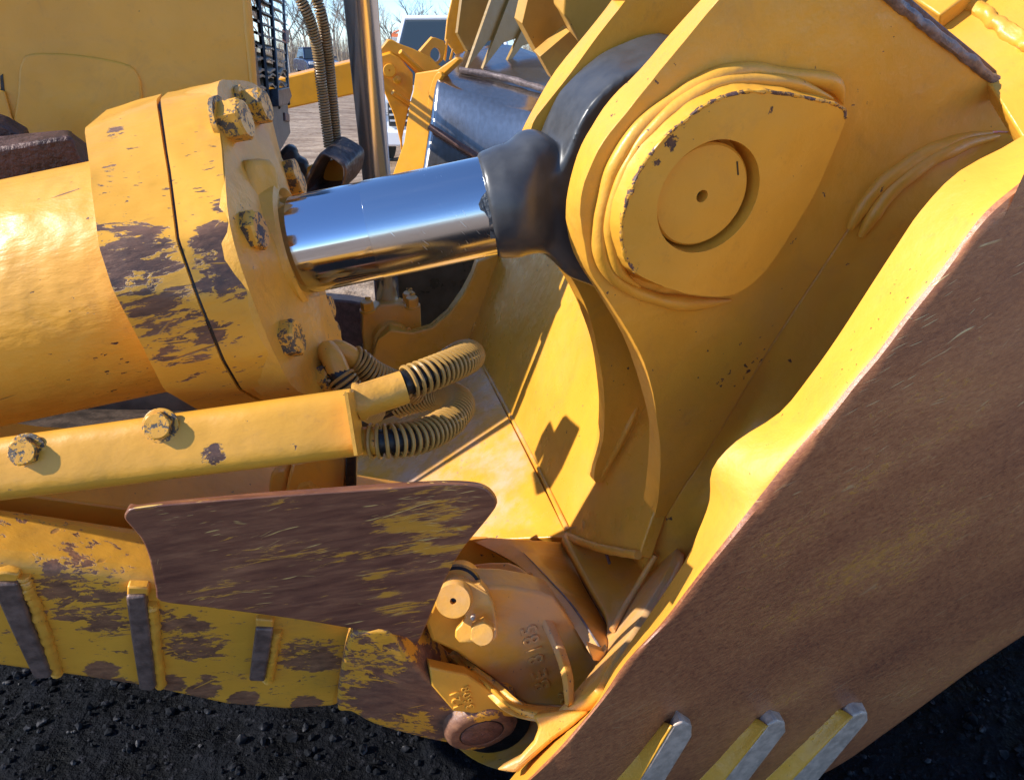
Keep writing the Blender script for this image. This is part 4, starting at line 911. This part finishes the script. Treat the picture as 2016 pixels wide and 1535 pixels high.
# things in the dark under the cylinder
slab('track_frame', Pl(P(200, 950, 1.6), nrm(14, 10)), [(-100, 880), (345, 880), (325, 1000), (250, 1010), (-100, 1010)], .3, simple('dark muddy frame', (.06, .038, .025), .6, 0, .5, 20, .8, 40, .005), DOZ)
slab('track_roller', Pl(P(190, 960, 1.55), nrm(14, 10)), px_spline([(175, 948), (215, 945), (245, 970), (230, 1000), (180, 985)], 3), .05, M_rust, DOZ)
slab('axle_bracket', Pl(P(620, 940, 1.25), nrm(10, 0)), [(575, 912), (640, 900), (676, 898), (684, 905), (680, 975), (560, 985), (566, 950)], .12, M_clamp, DOZ, bevel=.01)
slab('axle_bracket_side', Pl(P(545, 950, 1.28), nrm(-10, 0)), [(526, 960), (530, 932), (545, 922), (568, 918), (560, 985), (528, 985)], .1, M_clamp, DOZ, bevel=.008)
hex_bolt('bracket_bolt', P(606, 966, 1.22), nrm(10, 10), .020, .02, M_clamp, DOZ, rot=.2, washer=0)
slab('axle_gap', Pl(P(690, 940, 1.24), nrm(10, 0)), [(680, 896), (702, 895), (702, 965), (680, 975)], .1, M_dark, DOZ)

# ================================================================== wheel loader with polished bucket (behind)
LD = empty('wheel_loader', (P(800, 250, 5).x, P(800, 250, 5).y, 0), label='yellow machine behind with a polished steel bucket and a plain lift arm reaching to it', cat='loader')
M_ld = paint('orange yellow loader paint', wear=-.15, flecks=.05, bump=.3, rough=.38, col=(.78, .33, .012))
M_pol = None
def polished():
    g = NG('polished moldboard'); v = g.coords((Vector((1, 0, 0)), Vector((0, 1, 0)), Vector((0, 0, 1))), (40, 40, 1.0))
    n = g.noise(v, 1, 5, .6); z = g.n('ShaderNodeSeparateXYZ'); g.t.links.new(g.pos, z.inputs[0])
    c = g.mix(g.ss(n, .3, .7), (.50, .44, .39), (.58, .53, .49))
    return g.out(c, g.lin(n, .3, .7, .17, .21), None, .95)
M_pol = polished()
arm_l = slab('lift_arm', Pl(P(640, 170, 5.2), nrm(5, 0)), [(380, 190, 380, 186), (560, 153, 560, 148), (692, 121, 692, 116), (760, 105), (760, 172), (692, 187), (560, 216), (380, 255)], .2, M_ld, LD, bevel=.01)
S1 = Pl(P(790, 160, 4.8), nrm(8, 0))
link_ = slab('bucket_link', S1, [(740, 108), (764, 79, 762, 76), (771, 78), (788, 87), (815, 97), (849, 114), (862, 127), (870, 132), (850, 150), (820, 150), (815, 141), (791, 118), (784, 112), (768, 104), (748, 109)], .08, M_ld, LD, bevel=.006)
slab('bucket_ear', S1.off(.03), [(740, 120, 738, 116), (750, 110, 748, 105), (768, 105, 768, 99), (786, 113), (792, 119), (813, 146), (813, 177), (807, 200), (792, 271), (792, 330), (788, 281), (776, 229), (757, 183), (745, 150)], .05, M_ld, LD, bevel=.006)
lathe('bucket_pin', S1.off(.035).at(767, 139), S1.n, [(0, .042), (.025, .042), (.03, .038), (.03, .006), (.02, .004)], M_ld, LD, seg=40)
lathe('bucket_pin_cap', S1.off(.035).at(782, 157), S1.n, [(0, .028), (.02, .028), (.025, .02)], M_ld, LD, seg=32)
tube('bucket_stay', [S1.off(.12).at(788, 102), S1.off(.02).at(832, 143)], .016, M_ld, LD)
tube('bucket_stay', [S1.off(.12).at(773, 182), S1.off(.02).at(822, 214)], .016, M_ld, LD)
S2 = Pl(P(857, 110, 4.9), nrm(15, 0))
hc = [(857+10*math.cos(a), 108+14*math.sin(a)) for a in [math.radians(t) for t in range(0, 360, 20)]]
slab('bucket_ear', S2, [(826, 102, 823, 100), (850, 75, 848, 72), (856, 74), (874, 81), (878, 90), (873, 118), (862, 128), (845, 116)], .05, M_ld, LD, holes=(hc,), bevel=.004)
bside = slab('bucket_side', Pl(P(840, 220, 4.6), nrm(-30, 0)), [(817, 144), (861, 137), (897, 112), (905, 118), (866, 155), (857, 167), (847, 250), (835, 330), (828, 350), (770, 352), (795, 280), (806, 205), (813, 180)], .06, M_ld, LD, bevel=.008)
slab('bucket_side_lip', Pl(P(840, 220, 4.55), nrm(-30, 0)), px_spline([(850, 160), (862, 140), (872, 150), (858, 175), (847, 250), (838, 252), (843, 190)], 2), .03, M_ld, LD, bevel=.008)
bk = loft('bucket_shell', [
  [(896, 108, 4.9), (950, 92, 5.0), (1010, 90, 5.0), (1090, 120, 4.9), (1180, 150, 4.8)],
  [(884, 130, 4.62), (940, 138, 4.6), (1000, 150, 4.55), (1080, 170, 4.5), (1180, 200, 4.4)],
  [(868, 152, 4.46), (930, 172, 4.42), (1000, 196, 4.38), (1060, 208, 4.34), (1180, 235, 4.3)],
  [(858, 168, 4.40), (920, 196, 4.36), (1000, 222, 4.32), (1060, 236, 4.28), (1180, 262, 4.2)],
  [(848, 240, 4.40), (915, 262, 4.36), (1000, 285, 4.32), (1060, 296, 4.28), (1180, 320, 4.2)],
  [(830, 360, 4.42), (900, 372, 4.40), (1000, 385, 4.36), (1060, 396, 4.3), (1180, 420, 4.2)],
  [(810, 520, 4.5), (890, 530, 4.5), (1000, 540, 4.45), (1060, 550, 4.4), (1180, 560, 4.3)]], M_pol, LD, nu=5, nv=6, solid=.02)
tube('bucket_wear_strip', [P(846, 250, 4.36), P(1000, 345, 4.25)], .02, M_rust, LD)
M_fin = paint('brown fin paint', wear=.0, flecks=.2, col=(.34, .20, .05), scale=20)  # browner than the loader paint
FP = lambda d: Pl(P(960, 80, d), nrm(52, 0))
tube('fin_weld', cat_rom([P(905, 137, 4.52), P(950, 145, 4.5), P(1000, 155, 4.46), P(1075, 178, 4.4)], 8), .018, M_grey, LD, rn=.5, nf=12)
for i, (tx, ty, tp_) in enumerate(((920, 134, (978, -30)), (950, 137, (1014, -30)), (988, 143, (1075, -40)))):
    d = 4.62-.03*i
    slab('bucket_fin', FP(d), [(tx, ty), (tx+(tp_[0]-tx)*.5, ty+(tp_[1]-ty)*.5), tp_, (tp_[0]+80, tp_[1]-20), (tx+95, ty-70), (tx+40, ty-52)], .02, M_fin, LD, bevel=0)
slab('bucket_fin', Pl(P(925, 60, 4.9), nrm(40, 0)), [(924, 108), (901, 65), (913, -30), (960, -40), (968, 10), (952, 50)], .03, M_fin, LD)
slab('rear_plate', Pl(P(900, 60, 5.1), nrm(10, 0)), [(876, 80), (880, 40), (893, -20), (914, -20), (899, 65), (922, 110), (902, 113)], .04, M_ld, LD, bevel=.006)
slab('rear_plate', Pl(P(900, 60, 5.6), nrm(10, 0)), [(935, -20), (975, -20), (958, 36), (948, 20)], .04, M_ld, LD)
slab('rear_post', Pl(P(878, 95, 5.0), nrm(0, 0)), [(873, 118), (878, 78), (882, 78), (877, 122)], .03, M_ld, LD)
slab('rear_post', Pl(P(888, 105, 5.0), nrm(0, 0)), [(884, 118), (890, 96), (893, 97), (889, 120)], .03, M_ld, LD)
M_och = paint('ochre block paint', wear=-.12, flecks=.1, bump=.4, rough=.42, scale=14, col=(.58, .30, .05))
slab('upper_bracket', Pl(P(1080, 60, 4.3), nrm(30, -20)), [(1028, 47), (1046, -30), (1120, -40), (1112, 10), (1122, 62), (1063, 112)], .10, M_och, LD)
slab('upper_bracket', Pl(P(1100, 100, 4.25), nrm(30, -25)), [(1063, 112), (1122, 62), (1150, 88), (1180, 160), (1090, 160)], .08, M_och, LD)
slab('upper_block', Pl(P(1160, 30, 3.9), nrm(15, -20)), [(1112, -40), (1109, 30), (1118, 42), (1140, 85), (1220, 110), (1300, 60), (1290, -60)], .2, M_och, LD, bevel=.012, jit=.004)
tube('upper_pin', [P(1330, 30, 1.12), P(1345, 12, 1.10), P(1362, -20, 1.10)], .014, M_blade, blade)

# ================================================================== cars
def paintcar(name, col): 
    g = NG(name); return g.out(col, .25, None, 0, **{'Coat Weight': .6})
M_glass = NG('tinted car glass').out((.03, .045, .06), .06, None, 0)
M_tyre = simple('tyre rubber', (.02, .02, .02), .7)
M_white = paintcar('white car paint', (.78, .78, .80)); M_blue = paintcar('dark blue car paint', (.018, .028, .07))
M_lamp = NG('headlight lens').out((.7, .72, .75), .1, None, .3)
def car(name, x, y, rz, m, label, L=4.5, Wd=1.85, Hh=1.55, truck=False):
    root = empty(name, (x, y, 0), label=label, cat='car' if not truck else 'pickup truck')
    f = Vector((math.sin(rz), -math.cos(rz), 0)); s = Vector((f.y, -f.x, 0)); z = Vector((0, 0, 1)); o = Vector((x, y, 0))
    def W3(a, b, c): return o+f*a+s*b+z*c
    hb = .95 if not truck else 1.15; h0 = .32
    side = [(-L/2, h0), (-L/2, hb*.95), (-L*.42, hb), (-L*.30, hb*1.02), (L*.20, hb*1.0), (L*.40, hb*.90), (L/2, hb*.75), (L/2+.04, h0+.2), (L/2, h0)]
    V = []; F = []
    rows_ = [(-Wd/2, .94), (-Wd/2*.97, 1.0), (0, 1.03), (Wd/2*.97, 1.0), (Wd/2, .94)]
    for b, k in rows_:
        for a, c in side: V.append(W3(a*(1 if abs(b) < Wd*.45 else .985), b, h0+(c-h0)*k))
    n = len(side)
    for i in range(len(rows_)-1):
        for j in range(n): F.append([i*n+j, i*n+(j+1) % n, (i+1)*n+(j+1) % n, (i+1)*n+j])
    F.append(list(range(n))); F.append([4*n+j for j in range(n)])
    body = mesh_obj('body', V, F, m, root, bevel=.05, seg=3)
    gl = [(-L*.36, hb), (-L*.26, Hh), (L*.04, Hh+.02), (L*.21, hb)]
    V = []; F = []
    for b, k in ((-Wd*.46, 0), (-Wd*.38, 1), (Wd*.38, 1), (Wd*.46, 0)):
        pass
    def cab(sc, top, mat, nm):
        V = [W3(-L*.38, -Wd*.46*sc, hb), W3(L*.22, -Wd*.46*sc, hb), W3(L*.22, Wd*.46*sc, hb), W3(-L*.38, Wd*.46*sc, hb),
             W3(-L*.28, -Wd*.38*sc, top), W3(L*.06, -Wd*.38*sc, top), W3(L*.06, Wd*.38*sc, top), W3(-L*.28, Wd*.38*sc, top)]
        return mesh_obj(nm, V, [[0, 1, 2, 3], [4, 5, 6, 7], [0, 1, 5, 4], [1, 2, 6, 5], [2, 3, 7, 6], [3, 0, 4, 7]], mat, root, bevel=.06, seg=3)
    cab(1, Hh-.02, M_glass, 'windows')
    V = [W3(-L*.285, -Wd*.385, Hh-.05), W3(L*.065, -Wd*.385, Hh-.05), W3(L*.065, Wd*.385, Hh-.05), W3(-L*.285, Wd*.385, Hh-.05)]
    mesh_obj('roof', V+[v+z*.07 for v in V], [[0, 1, 2, 3], [4, 5, 6, 7], [0, 1, 5, 4], [1, 2, 6, 5], [2, 3, 7, 6], [3, 0, 4, 7]], m, root, bevel=.03)
    for b in (-1, 1):
        v, f_ = tube_geo([W3(L*.21, b*Wd*.45, hb), W3(L*.05, b*Wd*.375, Hh)], .035, 6); mesh_obj('pillar', v, f_, m, root)
        v, f_ = box_geo(W3(L*.17, b*Wd*.54, hb+.08), f*.06, s*.11, z*.07); mesh_obj('mirror', v, f_, m, root, bevel=.02)
        v, f_ = box_geo(W3(L/2-.04, b*Wd*.36, hb*.78), f*.09, s*.20, z*.085); mesh_obj('headlight', v, f_, M_lamp, root, bevel=.03)
        for a in (-L*.31, L*.31):
            wh = lathe('wheel', W3(a, b*(Wd/2-.2), .34), s*b, [(0, .34), (.19, .34), (.21, .32), (.21, .21)], M_tyre, root, seg=28)
            lathe('rim', W3(a, b*(Wd/2-.2), .34), s*b, [(.17, .21), (.205, .20), (.2, .08), (.215, .05)], M_lamp, wh, seg=20)
    v, f_ = box_geo(W3(L/2+.03, 0, h0+.34), f*.04, s*Wd*.30, z*.14); gr = mesh_obj('front_grille', v, f_, M_tyre, root, bevel=.01)
    for k in range(3):
        v, f_ = box_geo(W3(L/2+.06, 0, h0+.27+.07*k), f*.02, s*Wd*.29, z*.012); mesh_obj('grille_bar', v, f_, M_lamp, gr)
    v, f_ = box_geo(W3(L/2+.06, 0, h0+.06), f*.08, s*Wd*.47, z*.10); mesh_obj('bumper', v, f_, m if not truck else M_lamp, root, bevel=.03)
    return root
car('parked_car', P(622, 125, 43).x, P(622, 125, 43).y, .45, M_blue, 'dark blue car parked before the fence, seen past the lift hoses')
_f = P(848, 330, 9.2)
car('suv', _f.x+.2, _f.y+2.6, -.06, M_white, 'white car facing us on the mud, mostly hidden by the chrome lift cylinder and bucket', L=4.8, Wd=1.95, Hh=1.85)
# ================================================================== flatbed trailer and machines on it
def gz(x, y, d): return P(x, y, d)
TR = empty('flatbed_trailer', (P(830, 90, 30).x, P(830, 90, 30).y, 0), label='grey flatbed trailer in the distance under the orange and green machinery', cat='trailer')
M_tg = simple('grey trailer deck', (.30, .31, .33), .5); M_or = simple('orange machine paint', (.55, .12, .03), .5); M_gr = simple('olive green machine paint', (.22, .25, .05), .5); M_rr = simple('rusty red steel', (.22, .07, .04), .7)
T1 = Pl(P(830, 85, 30), nrm(-20, 0))
slab('deck', T1, [(771, 73), (850, 84), (900, 92), (900, 99), (820, 88), (771, 79)], 2.3, M_tg, TR, bevel=.01)
for x in (795, 811, 860): slab('deck_post', T1.off(.05), [(x, 80), (x+3, 80), (x+3, 94), (x, 94)], .1, M_lamp, TR, bevel=0)
lathe('wheel', T1.off(.1).at(840, 99), T1.n, [(-.3, .5), (0, .5), (.02, .3)], M_tyre, TR, seg=24)
OM = empty('lift_machine', (P(790, 70, 30.2).x, P(790, 70, 30.2).y, 0), label='orange machine with slanting boom on the far trailer', cat='machine')
slab('chassis', T1.off(-.3), [(771, 66), (800, 67), (804, 72), (800, 76), (771, 74)], 1.2, M_or, OM, bevel=0)
tube('boom', [T1.off(-.4).at(774, 65), T1.off(-.4).at(802, 53)], .035, M_or, OM, seg=8); tube('boom', [T1.off(-.4).at(795, 56), T1.off(-.4).at(796, 66)], .05, M_or, OM, seg=8)
GM = slab('green_machine', T1.off(-.2), [(772, 73), (800, 74), (812, 76), (812, 80), (775, 77)], 1.0, M_gr, None, bevel=.01); tag(GM, 'low olive green machine lying under the orange one on the far trailer', 'machine')
TS = empty('steel_truss', (P(840, 75, 30.2).x, P(840, 75, 30.2).y, 0), label='rusty red lattice of steel loaded on the right of the far trailer', cat='truss')
for k in range(2): tube('chord', [T1.off(-.3).at(816, 65+9*k), T1.off(-.3).at(872, 76+8*k)], .045, M_rr, TS, seg=6)
for k in range(10):
    x = 817+k*5.5; y = 65+k*1.1; tube('lattice_bar', [T1.off(-.3).at(x, y), T1.off(-.3).at(x+5.5, y+9)], .03, M_rr, TS, seg=5); tube('lattice_bar', [T1.off(-.3).at(x+5.5, y+1), T1.off(-.3).at(x, y+9)], .03, M_rr, TS, seg=5)
slab('end_board', T1.off(-.2), [(811, 61), (816, 61), (816, 75), (811, 75)], .1, M_white, TS, bevel=0)
# ================================================================== fence
FE = empty('fence', (0, 54, 0), label='weathered wire fence with posts along the far edge of the yard', cat='fence')
M_fw = simple('galvanised wire', (.34, .32, .30), .6, .2); M_post = simple('fence post', (.45, .43, .40), .6)
geos = []
for i in range(520):
    x = -34+i*.09; geos.append(tube_geo([Vector((x, 54, 0.05)), Vector((x+.02, 54, 2.0))], .010, 4, False))
for k in range(6): geos.append(tube_geo([Vector((-34, 54, .1+k*.38)), Vector((12.8, 54, .1+k*.38))], .012, 4, False))
v, f = merge(geos); o = mesh_obj('wire_mesh', v, f, M_fw, FE); o['kind'] = 'stuff'
pm = None
for i in range(16):
    if pm is None:
        v, f = tube_geo([Vector((0, 54, 0)), Vector((0, 54, 2.2))], .04, 8); pm = mesh_obj('fence_post', v, f, M_post, FE); pm.location.x = -34; q = pm
    else:
        q = pm.copy(); COL.objects.link(q); q.parent = FE; q.location.x = -34+i*3.1
# ================================================================== bare trees and scrub
M_bark = simple('pale winter twigs', (.27, .21, .165), .9, 0, .3, 3, .2)
M_bark2 = simple('grey winter twigs', (.30, .26, .22), .9, 0, .3, 3, .2)
def tree_geo(rs, h, spread, levels=4, n0=5):
    R = random.Random(rs); out = [[], []]
    def br(p, d, L, r, lv):
        q = p+d*L; mid = (p+q)/2+Vector((R.uniform(-1, 1), R.uniform(-1, 1), 0))*L*.05
        seg = 5 if lv <= 1 else 3
        out[0 if lv == 0 else 1].append(tube_geo([p, mid, q], [r, r*.85, r*.68], seg, False))
        if lv >= levels: return
        n = n0 if lv < 2 else 4
        for k in range(n):
            t = R.uniform(.35, 1.0); a = R.uniform(0, 2*math.pi)
            dd = (d*(1-spread)+Vector((math.cos(a), math.sin(a), R.uniform(.1, .8)))*spread).normalized()
            br(p.lerp(q, t), dd, L*R.uniform(.45, .72), r*.5, lv+1)
    br(Vector((0, 0, 0)), Vector((R.uniform(-.06, .06), 0, 1)), h*.42, h*.012, 0)
    return out
kinds = []
for k in range(5):
    g = tree_geo(50+k, 1.0, .42+.05*(k % 3), 4, 5); kinds.append((merge(g[0]), merge(g[1])))
kmesh = []
for (tv, tf_), (cv, cf) in kinds:
    a = bpy.data.meshes.new('trunk'); a.from_pydata([tuple(v) for v in tv], [], tf_); a.materials.append(M_bark)
    b = bpy.data.meshes.new('crown'); b.from_pydata([tuple(v) for v in cv], [], cf); b.materials.append(M_bark2 if len(kmesh) % 2 else M_bark); kmesh.append((a, b))
tl_ = [(-34, 62, 8, 0), (-29, 60, 9, 1), (-26, 64, 8, 2), (-23.5, 60, 7, 3), (-21, 66, 10, 4), (-18.6, 61, 8.5, 0), (-16.8, 64, 8, 1), (-15.2, 62, 7, 2), (-13.6, 61, 7.5, 3), (-12.2, 67, 9, 4), (-11.0, 63, 9.5, 0), (-17.6, 63, 7, 1), (-12.8, 66, 8, 2), (-9.4, 62, 6.5, 2), (-7.8, 64, 7, 1), (-6.2, 63, 6.0, 3), (-4.6, 66, 6, 0), (-2, 64, 6, 2), (2, 66, 6, 1)]
tlab = ['far left', 'second from the left', 'third from the left', 'fourth from the left', 'fifth from the left', 'behind the radiator grille edge', 'just right of the grille', 'between the grille and the left lift hose', 'behind the left lift hose', 'between the two lift hoses', 'between the hoses and the chrome cylinder', 'low, behind the dark blue car', 'behind the chrome lift cylinder', 'just right of the chrome cylinder', 'above the orange machine', 'above the rusty truss', 'left of the tall loader plates', 'hidden low behind the loader bucket', 'rightmost behind the bucket']
for i, (x, y, h, k) in enumerate(tl_):
    r_ = empty('bare_tree', (x, y, 0), label='leafless winter tree '+tlab[i], cat='tree', group='bare trees behind the fence')
    for me, nm in zip(kmesh[k], ('trunk', 'crown')):
        o = bpy.data.objects.new(nm, me); link(o, r_); o.scale = (h, h, h)
    r_.rotation_euler.z = i*1.3
# reeds and brush under the trees
V = []; F = []
R2 = random.Random(3)
for i in range(15000):
    x = R2.uniform(-42, 14); y = R2.uniform(55.5, 70); h = R2.uniform(.8, 3.2); w_ = R2.uniform(.012, .035); a = R2.uniform(0, 3.14); lx = R2.uniform(-.4, .4)
    n = len(V); V += [(x-w_*math.cos(a), y-w_*math.sin(a), 0), (x+w_*math.cos(a), y+w_*math.sin(a), 0), (x+lx, y+R2.uniform(-.3, .3), h)]; F.append([n, n+1, n+2])
me = bpy.data.meshes.new('dry_brush'); me.from_pydata(V, [], F); me.materials.append(simple('dry reed', (.36, .27, .17), .9, 0, .3, 2))
br_ = link(bpy.data.objects.new('dry_brush', me)); tag(br_, 'dry pale reeds and scrub under the bare trees', 'brush', kind='stuff')
# ================================================================== ground
def ground_mat():
    g = NG('yard ground'); p = g.pos
    tr = g.coords(XYZ, (.35, 2.2, 1)); n1 = g.noise(tr, 1.6, 6, .6); n2 = g.noise(p, 9, 6, .65); n3 = g.noise(p, 55, 4, .6)
    mud = g.mix(g.ss(n1, .35, .65), (.24, .165, .115), (.44, .33, .24)); mud = g.mix(g.ss(n2, .5, .75), mud, (.12, .08, .055))
    blk_shade = g.mix(g.ss(n2, .35, .7), (.003, .0032, .004), (.009, .010, .013)); blk_shade = g.mix(g.ss(n3, .55, .75), blk_shade, (.028, .028, .034))  # black millings, darkened further to paint in the shadow around the machine
    s = g.n('ShaderNodeSeparateXYZ'); g.t.links.new(p, s.inputs[0])
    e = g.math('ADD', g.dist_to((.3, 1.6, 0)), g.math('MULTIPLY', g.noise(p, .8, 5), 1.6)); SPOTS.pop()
    m = g.ss(e, 3.0, 3.7); c = g.mix(m, blk_shade, mud)  # circle of dark millings and painted shade, mud beyond it
    h = g.math('ADD', g.math('MULTIPLY', n2, .6), g.math('MULTIPLY', n3, .25)); h = g.math('ADD', h, g.math('MULTIPLY', n1, .8))
    return g.out(c, g.lin(n2, .3, .7, .45, .85), g.bump(h, 1.0, .05), **{'Specular IOR Level': .05})
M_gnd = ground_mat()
V = []; F = []
xs = [-400, -120, -40]+[-14+.14*i for i in range(int(24/.14))]+[14, 40, 120, 400]; ys = [-40, -6]+[-1+.10*i for i in range(60)]+[5+.35*i for i in range(50)]+[24, 30, 40, 70, 150, 400, 900]
for y in ys:
    for x in xs:
        p = Vector((x, y, 0)); a = 1 if (-15 < x < 14 and y < 25) else 0
        z = a*(mnoise.noise(p*.9)*.05+mnoise.noise(p*3.1)*.022+mnoise.noise(Vector((x*.5, y*5, 3)))*.02*(1 if y > 4 else .3))
        V.append((x, y, z-.02))
nx = len(xs)
for j in range(len(ys)-1):
    for i in range(nx-1): a = j*nx+i; F.append([a, a+1, a+nx+1, a+nx])
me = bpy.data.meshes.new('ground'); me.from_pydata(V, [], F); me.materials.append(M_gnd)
for p in me.polygons: p.use_smooth = True
gr_ = link(bpy.data.objects.new('ground', me)); gr_['kind'] = 'structure'
# loose stones on the near black ground, shade painted into both
ico = bmesh.new(); bmesh.ops.create_icosphere(ico, subdivisions=1, radius=1); iv = np.array([v.co[:] for v in ico.verts]); ifc = np.array([[v.index for v in f.verts] for f in ico.faces]); ico.free()
NS = 16000
px_ = RNG.uniform(-1.7, 2.6, NS); py_ = RNG.uniform(.25, 3.4, NS); rr = .003+.008*RNG.random(NS)**3+.008*(RNG.random(NS) > .99)
VV = []; FF_ = []
for i in range(NS):
    z = mnoise.noise(Vector((px_[i], py_[i], 0))*.9)*.05+mnoise.noise(Vector((px_[i], py_[i], 0))*3.1)*.022-.02
    s_ = RNG.uniform(.6, 1.3, 3)*rr[i]; v = iv*(1+RNG.uniform(-.25, .25, (len(iv), 1)))*s_
    a = RNG.uniform(0, 6.28); c_, s2 = math.cos(a), math.sin(a); v = np.c_[v[:, 0]*c_-v[:, 1]*s2, v[:, 0]*s2+v[:, 1]*c_, v[:, 2]]
    VV.append(v+[px_[i], py_[i], z+rr[i]*.3]); FF_.append(ifc+i*len(iv))
me = bpy.data.meshes.new('gravel'); me.from_pydata(np.concatenate(VV).tolist(), [], np.concatenate(FF_).tolist())
g = NG('gravel'); oi = g.noise(g.pos, 40, 1); me.materials.append(g.out(g.ramp(oi, ((.3, (.004, .0045, .006)), (.52, (.012, .013, .016)), (.64, (.03, .03, .034)), (.72, (.10, .095, .095)))), .85, **{'Specular IOR Level': .1}))  # dark stones, their colour lowered further as painted shade
gv = link(bpy.data.objects.new('gravel', me)); tag(gv, 'loose black and grey gravel on the ground under the machine', 'gravel', kind='stuff')

seat_spots()
